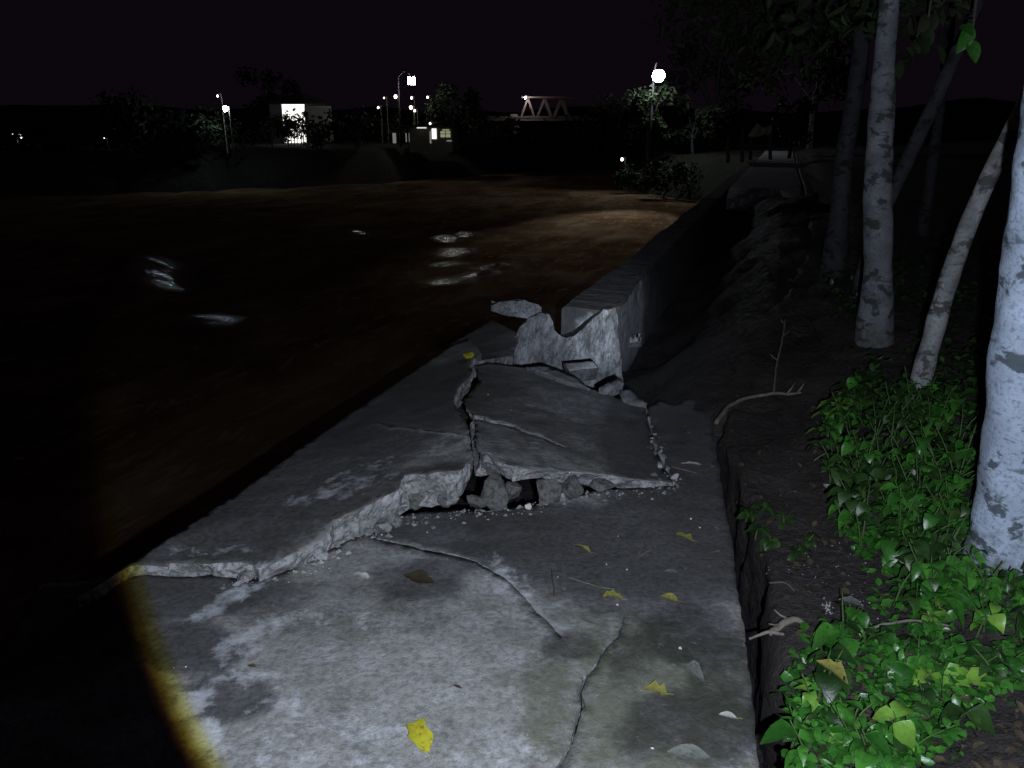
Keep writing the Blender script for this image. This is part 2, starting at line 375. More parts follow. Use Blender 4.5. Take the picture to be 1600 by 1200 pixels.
def build_bank():
    S = sorted(set([round(x, 3) for x in np.arange(-3, 8, .06)]+grow(8, 9, .12, (8, 80), 1.09))); S = [-14, -9, -6, -4.4, -3.5]+S
    D = [-.10, -.08, -.06, -.045, -.03, -.018, -.008, 0, .03, .07]+list(np.arange(.12, 2.2, .07))+grow(2.2, 2.3, .09, (2.2, 160), 1.13)[1:]
    vs = []; n = len(D)
    for s in S:
        e = edge_t(s)+(.05*fbm((s, 0), 3.1, 1, 3)+.004*fbm((s, 3), 13, 4, 2))*2
        sl = smooth(2.6, 5, s)               # beyond the slabs the edge crumbles into a slope
        for d in D:
            t = e+d*(1 if d >= 0 else -.35*(1-sl)+6*sl); z = bank_z(s, max(t, e))
            if d < 0:
                z = -1.1*(-d/.1)**1.15*(1-.15*sl)-.02+.03*fbm((s, d*9), 5, 8, 3); t += (.09*fbm((s, z), 3.3, 5, 4)+.05*fbm((s, z), 14, 7, 3))*(1-.4*sl)
            if d == 0: z -= .02
            x, y = xy(s, t); vs.append((x, y, z-1.2*smooth(60, 80, s)))
    fs = [(i*n+j, i*n+j+1, (i+1)*n+j+1, (i+1)*n+j)[::-1] for i in range(len(S)-1) for j in range(n-1)]
    tag(mesh_obj('earth_bank', vs, fs, M['soil'], smooth_=True), kind='structure')

# lamps of the far shore (needed by the waves, built further down)
LAMP2 = at(1029, 118, 56.0); LAMP1 = at(643, 126, 78.0); LAMPB = at(352, 170, 62.0); HOUSE1 = at(462, 178, 80.0)
def build_water():
    xs = np.concatenate([np.arange(-260, -60, 8), np.arange(-60, -26, 1.0), np.arange(-26, 14.01, .24), np.arange(15, 40, 3)])
    ys = np.concatenate([np.arange(-60, 4, 4), np.arange(4, 20, .35), np.arange(20, 62, .30), np.arange(62, 100, 1.0)])
    X, Y = np.meshgrid(xs, ys, indexing='ij'); Z = np.full(X.shape, WATER_Z)
    near = ((X > -26) & (X < 14) & (Y > 4) & (Y < 62))
    sr = X*U.x+Y*U.y; tr = X*V.x+Y*V.y
    for k, (ln, am, an) in enumerate(((3.1, .030, .35), (1.9, .022, -.3), (1.25, .014, .8), (4.7, .035, .1), (.95, .008, -.7))):
        q = sr*math.cos(an)+tr*math.sin(an); Z += .5*near*am*np.sin(2*math.pi*q/ln+k*1.3+.9*np.sin(tr*.35+k)+.7*np.sin(sr*.22-k))
    camv = Vector((0, 0, CAMH))
    G = np.zeros(X.shape)
    for (px, py, rx, ry, L, rot, gain) in ((250, 425, 1.1, 3.2, LAMPB, .55, 1), (557, 362, .60, .7, LAMP1, 0, 1), (700, 372, .55, 1.3, LAMP1, .3, 1), (728, 366, .5, .9, LAMP1, .4, 1), (712, 394, .75, 1.1, LAMP1, .2, 1), (698, 412, .6, .7, LAMP1, .3, 1), (706, 438, .8, .8, LAMP1, .5, 1), (742, 430, .8, .6, LAMP1, .6, 1), (765, 416, .6, .5, LAMP1, .6, .9),
                                           (330, 500, .7, .8, LAMPB, .5, .7)):
        c = gp(px, py, WATER_Z); n = ((camv-c).normalized()+(L-c).normalized()).normalized(); sx, sy = -n.x/n.z, -n.y/n.z
        dx, dy = X-c.x, Y-c.y; ca, sa = math.cos(rot), math.sin(rot); a = dx*ca+dy*sa; b = -dx*sa+dy*ca
        wv = np.exp(-((a/rx)**2+(b/ry)**2)**1.5)
        Z += gain*wv*np.clip(sx*dx+sy*dy, -.4, .4); G = np.maximum(G, np.clip(1.9*np.exp(-((a/rx)**2+(b/ry)**2)*1.1)-.5, 0, 1))  # glints put into the shape: facets tilted to mirror lamps, glossy only there
    vs = np.stack([X, Y, Z], -1).reshape(-1, 3); n = len(ys)
    sd = river_sd(X, Y)
    fs = [(i*n+j, (i+1)*n+j, (i+1)*n+j+1, i*n+j+1) for i in range(len(xs)-1) for j in range(n-1) if sd[i, j] < 9]
    o = tag(mesh_obj('river_water', vs.tolist(), fs, M['water'], smooth_=True), kind='structure')
    a_ = o.data.color_attributes.new('glint_gloss', 'FLOAT_COLOR', 'POINT'); g = G.ravel(); a_.data.foreach_set('color', np.stack([g, g, g, np.ones_like(g)], -1).ravel())
build_ground(); build_bank(); build_water()

# ------------------------------------------------------------------ broken concrete walk
def jag(pts, amp, seed, step=.02):
    """fractal break line through 3-D points"""
    out = []
    for a, b in zip(pts[:-1], pts[1:]):
        L = (b.xy-a.xy).length; k = max(1, int(L/step)); d = (b-a)
        nrm = Vector((-d.y, d.x, 0)); nrm = nrm.normalized() if nrm.length > 0 else nrm
        for i in range(k):
            p = a+d*(i/k); w_ = 1 if 0 < i else .3
            out.append(p+nrm*amp*w_*(fbm((p.x, p.y), 9, seed, 4)*1.6+.5*fbm((p.x, p.y), 34, seed, 2))+Vector((0, 0, amp*.5*fbm((p.x, p.y), 14, seed+3, 3))))
    return out+[pts[-1].copy()]
def inside(poly, x, y):
    c = False; n = len(poly)
    for i in range(n):
        a = poly[i]; b = poly[i-1]
        if (a.y > y) != (b.y > y) and x < (b.x-a.x)*(y-a.y)/(b.y-a.y)+a.x: c = not c
    return c
def inside_many(pts, X, Y):
    ins = np.zeros(len(X), bool); n = len(pts)
    for i in range(n):
        a = pts[i]; b = pts[i-1]
        if a.y == b.y: continue
        ins ^= ((a.y > Y) != (b.y > Y)) & (X < (b.x-a.x)*(Y-a.y)/(b.y-a.y)+a.x)
    return ins
# stains with a place of their own: centre px, radii px, kind, strength
STAINS = []
def stain(px, py, rx, ry, rot, ch, v):
    c = gp(px, py); a = gp(px+rx*math.cos(rot), py+rx*math.sin(rot)); b = gp(px-ry*math.sin(rot), py+ry*math.cos(rot))
    STAINS.append((c.xy, (a-c).xy, (b-c).xy, ch, v))
for q in ((300, 1012, 62, 34, 0, 0, 1.5), (355, 1088, 58, 30, 0, 0, 1.5), (330, 930, 110, 26, 0, 0, .9), (880, 850, 240, 52, .10, 0, 1.0), (1010, 900, 140, 55, 0, 0, .8), (1070, 820, 110, 70, 0, 0, 1.1),
          (760, 815, 220, 30, 0, 0, .8), (1080, 990, 70, 40, 0, 0, .7), (655, 905, 60, 26, .1, 0, .8), (890, 1010, 38, 22, 0, 0, .8), (1140, 1080, 50, 90, 0, 0, .6), (1085, 1120, 90, 60, 0, 0, .35), (1060, 985, 40, 30, 0, 0, .9), (1040, 1110, 50, 22, .2, 0, .7), (1120, 1150, 60, 40, 0, 0, .7), (1000, 1150, 40, 30, 0, 0, .55), (1090, 1020, 60, 18, 0, 0, .7), (980, 1030, 30, 40, 0, 0, .4),
          (860, 650, 260, 90, 0, 0, .5), (430, 790, 260, 70, -.5, 0, .92), (560, 680, 160, 90, -.5, 0, .85), (1070, 650, 85, 130, 0, 0, 3.0), (1095, 620, 70, 60, 0, 0, 2.6), (520, 1110, 90, 14, .9, 0, .3),
          (300, 1100, 34, 16, -.5, 1, 1.1), (318, 1150, 26, 26, -.5, 1, 1.0), (385, 1000, 50, 22, -.6, 1, .6), (360, 935, 60, 12, -.5, 1, .7), (430, 1105, 60, 12, -.2, 1, .45), (500, 965, 110, 16, .05, 1, .32),
          (545, 1010, 120, 24, .1, 1, .2), (560, 1165, 150, 50, 0, 1, .32), (760, 1170, 110, 40, 0, 1, .22), (560, 950, 160, 40, 0, 0, .28), (400, 1060, 60, 12, 0, 1, .5), (380, 1185, 70, 30, 0, 1, .3), (540, 800, 80, 12, -.1, 1, .5), (560, 775, 60, 10, -.25, 1, .42), (790, 905, 60, 22, .7, 1, .5), (330, 875, 90, 9, 0, 1, .4),
          (1010, 1080, 190, 150, 0, 2, .75), (900, 1180, 260, 80, 0, 2, .28), (700, 1150, 200, 60, 0, 2, .05), (950, 1000, 110, 60, 0, 2, .5), (460, 960, 80, 30, 0, 2, .3), (800, 655, 160, 60, 0, 2, .25)):
    stain(*q)
def stain_at(x, y):
    o = [0, 0, 0]; p = Vector((x, y))
    for c, a, b, ch, v in STAINS:
        d = p-c; det = a.x*b.y-a.y*b.x
        i = (d.x*b.y-d.y*b.x)/det; j = (a.x*d.y-a.y*d.x)/det; r = i*i+j*j
        if r < 2.6: o[ch] = max(o[ch], v*(1-smooth(.35, 2.5, r))) if ch else o[ch]+v*(1-smooth(.35, 2.5, r))
    return o
def slab(outline, depth, grid=.03, rough=.012, zfun=None, mats=None, parent=None, rows=5, und=0.0, name='slab', keep=.35, soff=(0, 0)):
    """thick broken plate: outline = 3-D points (ccw or cw), top follows their heights"""
    pts = [outline[0]]
    for p in outline[1:]:
        if (p.xy-pts[-1].xy).length > .006: pts.append(p)
    if (pts[0].xy-pts[-1].xy).length < .006: pts.pop()
    area = sum(pts[i-1].x*pts[i].y-pts[i].x*pts[i-1].y for i in range(len(pts)))
    if area < 0: pts.reverse()
    Pn = np.array([[p.x, p.y, p.z] for p in pts]); one = np.c_[Pn[:, :2], np.ones(len(Pn))]
    co = np.linalg.lstsq(one, Pn[:, 2], rcond=None)[0]; res = Pn[:, 2]-one@co
    def zi(x, y):
        if zfun: return zfun(x, y)
        d2 = (Pn[:, 0]-x)**2+(Pn[:, 1]-y)**2+1e-5; w_ = d2**-1.5
        return co[0]*x+co[1]*y+co[2]+float((w_*res).sum()/w_.sum())
    x0, y0 = Pn[:, :2].min(0); x1, y1 = Pn[:, :2].max(0)
    r = np.random.RandomState(5); GX, GY = np.meshgrid(np.arange(x0, x1, grid), np.arange(y0, y1, grid), indexing='ij')
    GX = (GX+r.uniform(-.3, .3, GX.shape)*grid).ravel(); GY = (GY+r.uniform(-.3, .3, GY.shape)*grid).ravel(); k_ = inside_many(pts, GX, GY); GX, GY = GX[k_], GY[k_]
    inn = [Vector((x, y)) for x, y in zip(GX, GY) if ((Pn[:, 0]-x)**2+(Pn[:, 1]-y)**2).min() > (grid*.5)**2]
    n = len(pts); co2 = [p.xy for p in pts]+inn
    vv, ee, ff, vo, eo, fo = delaunay_2d_cdt(co2, [(i, (i+1) % n) for i in range(n)], [], 1, 1e-5)
    top = []
    for k, q in enumerate(vv):
        src = vo[k][0] if vo[k] else -1
        z = pts[src].z if 0 <= src < n else zi(q.x, q.y)+rough*fbm((q.x, q.y), 3.2, 2, 4)+rough*.3*fbm((q.x, q.y), 19, 4, 2)
        top.append(Vector((q.x, q.y, z)))
    remap = {}
    for k in range(len(vv)):
        for src in vo[k]:
            if src < n: remap[src] = k
    ring = [remap[i] for i in range(n)]
    verts = list(top); faces = [tuple(f) for f in ff if len(f) >= 3]; mi = [0]*len(faces)
    # drop triangles that fall outside a concave outline
    ok = inside_many(pts, np.array([sum(vv[i].x for i in f)/len(f) for f in faces]), np.array([sum(vv[i].y for i in f)/len(f) for f in faces]))
    faces = [f for f, k in zip(faces, ok) if k]; mi = [0]*len(faces); nf = len(faces)
    prev = ring
    for r_ in range(1, rows+1):
        cur = []
        for i in range(n):
            p = top[ring[i]]; a = pts[i-1]; b = pts[(i+1) % n]; tn = (b-a); nr = Vector((tn.y, -tn.x, 0))
            nr = nr.normalized() if nr.length > 1e-6 else nr; dep = depth(p) if callable(depth) else depth
            f_ = r_/rows; q = p-Vector((0, 0, dep*f_))
            q += nr*(und*(-f_+.9*fbm((q.x*1.0, q.y, q.z*1.3), 8, 6, 4)*2+.35*fbm(q, 30, 2, 2)))
            cur.append(len(verts)); verts.append(q)
        for i in range(n):
            j = (i+1) % n; faces.append((prev[j], prev[i], cur[i], cur[j])); mi.append(1)
        prev = cur
    faces.append(tuple(reversed(prev))); mi.append(1)
    o = mesh_obj(name, verts, faces, mats or [M['con'], M['brk']], parent, mi)
    # smooth only the worn top; broken faces stay faceted
    o.data.polygons.foreach_set('use_smooth', [k < nf for k in range(len(faces))])
    at_ = o.data.color_attributes.new('stain', 'FLOAT_COLOR', 'POINT'); buf = []
    for v in verts: buf += [*stain_at(v.x, v.y), 1]
    at_.data.foreach_set('color', buf)
    return o
def pl(lst): return [gp(px, py, z) for px, py, z in lst]
walk = empty('walkway', (0, 0, 0), kind='structure')
# break line of the near plates, as it runs over the ground
near_far = pl([(60, 915, -.02), (200, 899, -.01), (330, 898, 0), (385, 908, 0), (440, 894, 0), (490, 872, 0), (540, 846, 0), (590, 820, 0), (640, 802, 0), (700, 797, 0), (760, 795, 0), (830, 790, 0), (900, 772, 0), (960, 764, 0), (1060, 757, 0)])
div = [(588, 842), (622, 849), (660, 859), (700, 866), (745, 878), (790, 905), (812, 927), (830, 945), (858, 975), (880, 997)]
crk = [(975, 962), (968, 985), (948, 1012), (930, 1036), (913, 1056), (905, 1082), (911, 1102), (902, 1130), (892, 1162), (868, 1200), (845, 1300), (835, 1500)]
wid = [.001, .003, .006, .010, .010, .014, .013, .009, .007, .009, .006, .006]
right_edge = [gp(1110, 640, -.02), gp(1125, 740), gp(1140, 830), gp(1165, 1000), gp(1185, 1200), gp(1230, 2000)]
def slit(px, zs, lip, gap, amp, seed, step=.012):
    """the two lips of a crack that closes at its last point: lower lip there, raised lip back"""
    P = jag([gp(x, y, z) for (x, y), z in zip(px, zs)], amp, seed, step); n = len(P); lo = []; hi = []
    for i, p in enumerate(P):
        f_ = i/(n-1); d = P[min(i+1, n-1)]-P[max(i-1, 0)]; nr = Vector((-d.y, d.x, 0)).normalized(); k = float(np.interp(f_, np.linspace(0, 1, len(gap)), gap)); l_ = float(np.interp(f_, np.linspace(0, 1, len(lip)), lip))
        l_ *= max(0, 1+1.3*fbm((p.x, p.y), 16, seed+9, 3)); lo.append(p-nr*k*.5); hi.append(p+nr*k*.5+Vector((0, 0, l_)))
    return lo, hi[::-1]
sl_lo, sl_hi = slit(div, [0]*10, (.004, .004, .003, .0025, .002, .001, .0005), (.003, .0025, .002, .002, .0015), .010, 9)
cL = jag([gp(x, y)-Vector((w_*.5, 0, 0)) for (x, y), w_ in zip(crk, wid)], .010, 3, .010); cR = jag([gp(x, y)+Vector((w_*.5, 0, 0)) for (x, y), w_ in zip(crk, wid)], .010, 3, .010)
nf_left = jag(near_far[:8], .018, 2)[:-1]; nf_right = jag(near_far[7:], .016, 2)[1:]
inner = jag(pl([(1060, 757, 0), (1040, 725, 0), (1022, 690, 0), (1013, 640, 0), (1032, 626, -.01), (1058, 634, -.02), (1080, 622, -.03), (1110, 640, -.02)]), .03, 6)
redge = jag(right_edge, .012, 12)
plate = [Vector((-2.3, -.5, 0)), Vector((-1.78, 1.3, -.01)), Vector((-1.62, 2.0, -.01))]+nf_left+sl_lo+sl_hi[1:]+nf_right[:-1]+inner[:-1]+redge+[Vector((.3, -.5, 0))]+cR[::-1]+cL[1:]
slab(plate, .5, .034, .014, und=.012, parent=walk)
# heaved plates beyond the break
Ltop = jag(pl([(120, 934, .035), (205, 884, .04), (262, 886, .03), (266, 880, .035), (300, 881, .03), (398, 878, .055)]), .009, 21)[:-1]+jag(pl([(398, 878, .055), (404, 891, .05), (440, 873, .07), (495, 849, .085), (520, 822, .10), (560, 800, .12), (600, 776, .145), (622, 766, .155), (632, 743, .175), (680, 738, .195), (722, 734, .205)]), .022, 22)
ls_lo, ls_hi = slit([(735, 689), (725, 684), (690, 680), (650, 673), (612, 670), (585, 660)], (.175, .17, .155, .135, .115, .10), (.016, .014, .012, .012, .006, .001), (.008, .006, .004, .002), .009, 25)
Lcr1 = jag(pl([(722, 734, .205), (737, 712, .195), (735, 692, .178)]), .010, 23)
Lcr2 = jag(pl([(733, 684, .192), (731, 665, .175), (708, 628, .15), (716, 606, .13), (738, 585, .11), (733, 566, .09), (752, 552, .05)]), .014, 24)
outerL = pl([(735, 530, .02), (705, 541, .0), (590, 618, .02), (480, 692, .045), (345, 787, .035), (120, 934, .035)])
slab(Ltop+Lcr1[1:]+ls_lo+ls_hi[1:]+Lcr2[1:]+jag(outerL, .008, 27, .03)[:-1], .17, .032, .014, und=.035, parent=walk, rows=7)
Cfront = jag(pl([(752, 722, .215), (758, 706, .215), (772, 718, .21), (800, 728, .20), (862, 735, .155), (900, 739, .12), (950, 744, .075), (1000, 750, .035), (1052, 754, .008)]), .018, 31)
Cright = jag(pl([(1052, 754, .008), (1034, 722, .006), (1018, 690, .0), (1008, 634, -.01)]), .010, 32)
Cback = jag(pl([(1008, 632, -.01), (960, 620, .0), (918, 606, .01), (870, 590, .02), (818, 573, .03), (760, 566, .05), (743, 572, .08)]), .015, 36)
cs_lo, cs_hi = slit([(741, 655), (756, 656), (772, 661), (805, 668), (822, 676), (845, 683), (885, 700)], (.165, .157, .15, .135, .128, .12, .105), (.018, .016, .011, .008, .004, .0), (.008, .005, .003, .0015), .011, 33)
Cl1 = jag(pl([(743, 572, .08), (750, 595, .11), (722, 628, .15), (741, 653, .18)]), .012, 37); Cl2 = jag(pl([(741, 657, .165), (743, 690, .19), (752, 722, .215)]), .010, 35)
slab(Cfront+Cright[1:]+Cback[1:]+Cl1[1:]+cs_hi[::-1]+cs_lo[::-1][1:]+Cl2[1:-1], lambda p: .075+.04*fbm((p.x, p.y), 5, 3), .032, .012, und=.03, parent=walk, rows=6)
# tilted plate end tipping towards the river, past the yellow leaf
tip = jag(pl([(742, 564, .02), (760, 562, .03), (800, 556, -.03), (812, 520, -.12), (770, 500, -.3), (705, 536, -.25)]), .02, 41)
slab(tip, .16, .04, .012, und=.03, parent=walk)
# far walk that still stands, with its eaten end
fl = [(20.5, .42), (18.2, .55), (16.8, .62), (17.6, .95), (19.3, 1.15), (21.0, 1.35), (20.2, 1.75), (17.8, 1.85), (16.6, 2.0), (16.9, 2.3), (22, 2.32), (34, 2.3), (46, 2.3), (60, 2.3), (60, .42), (46, .42), (34, .42)]
fp = [Vector((*xy(s, t+.46), 0.02)) for s, t in fl]
slab(jag(fp[:10], .06, 51, .08)[:-1]+fp[9:], .22, .35, .02, und=.05, parent=walk)
kb = MB(); a = Vector((*xy(34.5, .8), .09)); b = Vector((*xy(34.5, 3.1), .09)); kb.bar(a, b, .35, .16); kb.build('kerb', M['plaster'], walk)

# ------------------------------------------------------------------ river wall
rw = empty('retaining_wall', (*xy(5, .2), -3), 'long grey concrete river wall beside the washed-out hollow, its near end broken', 'wall')
def wall_run(s0, s1, t0f, t1f, topf, zb, step, name, jtop=.02, rowsz=14, skew=0):
    S = list(np.arange(s0, s1, step))+[s1]; vs = []; fs = []; off = rw.location
    prof = []
    k = rowsz
    for s in S:
        t0, t1, zt = t0f(s), t1f(s), topf(s)+jtop*2*fbm((s, 1), 2.2, 8)+jtop*fbm((s, 4), 11, 3)
        row = [(t0, zb)]+[(t0, zt-.03)]+[(t0+.03, zt)]+[(t0+(t1-t0)*f_, zt+.015*fbm((s, f_), 5, 2)) for f_ in (.35, .65)]+[(t1-.02, zt)]
        row += [(t1, zt-.02-(zt-zb)*(i/k)**1.6) for i in range(k+1)]
        for t, z in row:
            f_ = (t-t0)/(t1-t0); x, y = xy(s+(1-f_)*skew*max(0, 1-(s-s0)/3), t); n_ = .018*fbm((x, y, z), 4, 7, 4)
            vs.append(Vector((x+V.x*n_, y+V.y*n_, z+(n_ if z > zb else 0)))-off)
        prof = len(row)
    for i in range(len(S)-1):
        for j in range(prof-1):
            fs.append((i*prof+j, i*prof+j+1, (i+1)*prof+j+1, (i+1)*prof+j))
    fs.append(tuple(range(prof))[::-1]); fs.append(tuple((len(S)-1)*prof+j for j in range(prof)))
    o = mesh_obj(name, vs, fs, M['wall'], rw)
    o.data.polygons.foreach_set('use_smooth', [False]*len(fs))
    a_ = o.data.color_attributes.new('stain', 'FLOAT_COLOR', 'POINT'); buf = []
    for v in vs:
        p = v+off; s, t = st(p.x, p.y)
        g = 1.15*smooth(2.9, 3.4, s)*(1-smooth(4.95, 5.35, s+.5*max(0, -p.z-.35)))*smooth(-1.25, -.5, p.z)+1.0*smooth(3.0, 3.6, s)*(1-smooth(6.0, 8.0, s))  # paler inner face near the break: broken concrete plus painted torch light
        ft = (t-tout(s))/(tin(s)-tout(s))
        buf += [0, g if (ft > .9 and p.z < topf(s)-.035) else (.25*g if ft > .9 else 0), 0, 1]  # top kept dark in the colour, as where light only grazes it
    a_.data.foreach_set('color', buf); return o
def tin(s): return float(np.interp(s, [3.0, 4.85, 6.6, 18, 46], [.93, .93, .82, .86, .86]))
def tout(s): return float(np.interp(s, [3, 4.85, 6, 18, 46], [.30, .34, .42, .47, .47]))+.02*math.sin(s*1.7)
wall_run(-8, 2.75, lambda s: .02, lambda s: .45, lambda s: -.24, -4.4, .25, 'near_section')
wall_run(4.88, 17.5, tout, tin, lambda s: float(np.interp(s, [4.9, 5.3], [-.02, 0])), -4.4, .05, 'far_section', skew=.1)
wall_run(17.52, 46, tout, tin, lambda s: -.0, -4.4, .5, 'end_section')
# standing stump of the wall, facing the camera where the plates ended
def face_block(name, top, bot, Y, dep, parent, mats, seed, dy=0.0, g=.62, gt=None, jt=.02):
    """a broken block whose face is traced by its top and bottom line at distance Y"""
    n = 72; x0_, x1_ = top[0][0], top[-1][0]; tp = [at(*p, Y+dy*(p[0]-x0_)/(x1_-x0_)) for p in top]; bt = [at(*p, Y+dy*(p[0]-x0_)/(x1_-x0_)) for p in bot]
    def rs(l):
        xs = np.linspace(l[0].x, l[-1].x, n); return [Vector((x, Y, float(np.interp(x, [p.x for p in l], [p.z for p in l])))) for x in xs]
    tp = rs(tp); bt = rs(bt); rows = 24; vs = []; fs = []; off = parent.location
    for r_ in range(rows+1):
        for i in range(n):
            p = tp[i].lerp(bt[i], r_/rows); p.z += jt*2*fbm((p.x, 3), 13, seed, 4)*(1 if r_ == 0 else .2)
            p.x += .035*fbm((p.z, i*.02), 7, seed+1, 3)
            p.y += dy*(i/(n-1))+.10*fbm((p.x, p.z), 3.2, seed, 4)+.045*abs(fbm((p.x, p.z), 9, seed+4, 4))+.02*fbm((p.x, p.z), 30, seed+6, 3); vs.append(p-off)
    for r_ in range(rows):
        for i in range(n-1): a = r_*n+i; fs.append((a, a+1, a+n+1, a+n)[::-1])
    o = len(vs)
    for r_ in range(1, 5):
        for i in range(n):
            p = tp[i].copy(); p.y += dy*(i/(n-1))+dep*r_/4; p.z += .03*fbm((p.x, p.y), 6, seed+2, 4)-.02*r_; vs.append(p-off)
    for r_ in range(4):
        for i in range(n-1):
            a = (o+(r_-1)*n+i) if r_ else i; b = o+r_*n+i; fs.append((a, b, b+1, a+1)[::-1])
    # sides and back
    bo = len(vs)
    for i in range(n): p = bt[i].copy(); p.y += dep+dy*(i/(n-1)); vs.append(p-off)
    for i in range(n-1): a = o+3*n+i; fs.append((a, bo+i, bo+i+1, a+1)[::-1])
    for i in (0, n-1):
        f = [r_*n+i for r_ in range(rows+1)]+[bo+i]+[o+r_*n+i for r_ in (3, 2, 1, 0)]; fs.append(tuple(f) if i else tuple(f[::-1]))
    ob = mesh_obj(name, vs, fs, mats, parent)
    a_ = ob.data.color_attributes.new('stain', 'FLOAT_COLOR', 'POINT'); nfr = (rows+1)*n; a_.data.foreach_set('color', [0, g, 0, 1]*nfr+[0, g if gt is None else gt, 0, 1]*(len(vs)-nfr)); return ob  # front rows pale, top and back dark: torch-lit side put into the colour
face_block('broken_run', [(742, 562), (775, 548), (796, 546), (801, 530), (814, 510), (830, 496), (846, 488), (858, 490), (864, 508), (872, 524), (884, 529), (900, 524), (915, 508), (930, 494), (945, 484), (955, 480), (962, 484)], [(742, 645), (980, 655)], 6.2, .42, rw, M['wall'], 3, dy=.72, g=.60, gt=.05, jt=.026)
face_block('broken_cap', [(766, 478), (790, 471), (820, 470), (846, 480)], [(766, 486), (790, 494), (812, 497), (846, 500)], 6.75, .45, rw, M['brk'], 6)

# ------------------------------------------------------------------ loose broken pieces
def hull(pts, name, mat, loc, parent=None):
    bm = bmesh.new()
    for p in pts: bm.verts.new(p)
    r = bmesh.ops.convex_hull(bm, input=bm.verts)
    bmesh.ops.delete(bm, geom=[v for v in bm.verts if not v.link_faces], context='VERTS')
    bmesh.ops.bevel(bm, geom=list(bm.edges), offset=.004, segments=1, affect='EDGES', clamp_overlap=True)
    me = bpy.data.meshes.new(name); bm.to_mesh(me); bm.free(); me.materials.append(mat)
    o = bpy.data.objects.new(name, me); o.location = loc; return link(o, parent)
def rock_mesh(name, size, mat, seed, rot=0, sub=3, cuts=16, rough=.10):
    bm = bmesh.new(); bmesh.ops.create_icosphere(bm, subdivisions=sub, radius=1.25); r = random.Random(seed)
    pl_ = [(Vector((r.gauss(0, 1), r.gauss(0, 1), r.gauss(0, 1))).normalized(), r.uniform(.45, .85)) for _ in range(cuts)]+[(Vector((0, 0, 1)), .8), (Vector((0, 0, -1)), .8), (Vector((0, -1, .1)).normalized(), .8)]
    Rm = Matrix.Rotation(rot, 3, 'Z')
    for v in bm.verts:
        p = v.co.copy()
        for n, d in pl_:
            k = p.dot(n)
            if k > d: p -= n*(k-d)*.97
        p *= 1+rough*fbm(p, 2.2, seed, 4)*2+.05*fbm(p, 8, seed+3, 3)
        v.co = Rm @ Vector((p.x*size[0], p.y*size[1], p.z*size[2]))
    me = bpy.data.meshes.new(name); bm.to_mesh(me); bm.free(); me.materials.append(mat); return me
def chunk(px, py, z, size, mat, name, label, group=None, rot=0, n=16, seed=0, cat='rubble'):
    o = link(bpy.data.objects.new(name, rock_mesh(name, size, mat, seed, rot, 4 if max(size) > .05 else 2))); o.location = gp(px, py, z)
    return tag(o, label, cat, group)
GU = 'broken lumps packed under the lifted plates'
LU = 'rough grey lump of broken concrete packed under the lifted plate edge'
sd = 0
for px, py, z, sx, sy, sz, m in ((664, 770, .05, .075, .07, .075, 'brk2'), (694, 780, .035, .06, .06, .05, 'brk2'), (773, 770, .06, .105, .08, .10, 'brk2'), (748, 784, .03, .07, .05, .05, 'brk2'), (800, 765, .08, .05, .06, .05, 'brk2'),
                              (856, 764, .06, .085, .07, .085, 'brk2'), (893, 762, .05, .10, .06, .07, 'brk2'), (938, 757, .035, .09, .06, .05, 'brk2'), (872, 774, .02, .06, .035, .03, 'brk'), (706, 756, .10, .05, .07, .05, 'brk')):
    sd += 1; chunk(px, py, z, (sx, sy, sz), M[m], 'concrete_lump', LU, GU, sd*.7, 18, sd)
chunk(825, 791, .012, (.022, .018, .018), M['peb'], 'pale_stone', 'small white angular stone at the foot of the lifted plate', None, .4, 12, 3, 'stone')
GB = 'crumbs along the broken edge'
for k, (px, py, z, q) in enumerate(((600, 822, .02, .035), (575, 832, .015, .025), (612, 808, .03, .04), (385, 903, .02, .03), (372, 912, .01, .02), (420, 896, .01, .015), (505, 868, .02, .03))):
    chunk(px, py, z, (q*1.3, q, q*.8), M['brk'], 'concrete_crumb', 'grey concrete crumb fallen along the foot of the broken left edge', GB, k, 14, 60+k)
GR = 'crumbs at the right end of the crack'
for k, (px, py, q) in enumerate(((1022, 742, .03), (1030, 728, .025), (1024, 708, .018), (1018, 690, .014), (1033, 752, .022), (1054, 745, .025), (1058, 758, .018), (1022, 678, .012), (1046, 762, .014), (1012, 720, .014))):
    chunk(px, py, q*.5, (q, q*.8, q*.9), M['brk' if k % 2 else 'brk2'], 'mortar_crumb', 'small pale crumb heaped where the long crack meets the path edge', GR, k*1.3, 12, 90+k)
def crack_grit():
    r = random.Random(19); vs = []; fs = []
    line = [(360, 915), (440, 898), (520, 866), (590, 826), (640, 806), (720, 800), (800, 796), (880, 780), (960, 768), (1050, 760), (1030, 720), (1018, 680)]
    for k in range(520):
        f_ = r.random()*(len(line)-1); i = int(f_); a, b = line[i], line[i+1]; q = f_-i
        p = gp(a[0]+(b[0]-a[0])*q+r.gauss(0, 9), a[1]+(b[1]-a[1])*q+abs(r.gauss(0, 9))-3, .004); s_ = .0022/(r.random()+.10); s_ = min(s_, .013); o = len(vs)
        for d in ((1, 0, 0), (-1, 0, 0), (0, 1, 0), (0, -1, 0), (0, 0, 1), (0, 0, -.6)): vs.append(p+Vector(d)*s_*r.uniform(.5, 1.2))
        fs += [(o+a_, o+b_, o+c_) for a_, b_, c_ in ((0, 2, 4), (2, 1, 4), (1, 3, 4), (3, 0, 4), (2, 0, 5), (1, 2, 5), (3, 1, 5), (0, 3, 5))]
    tag(mesh_obj('crack_grit', vs, fs, M['brk']), 'fine grit and crumbs spilled along the foot of the broken edge', 'grit', kind='stuff')
crack_grit()
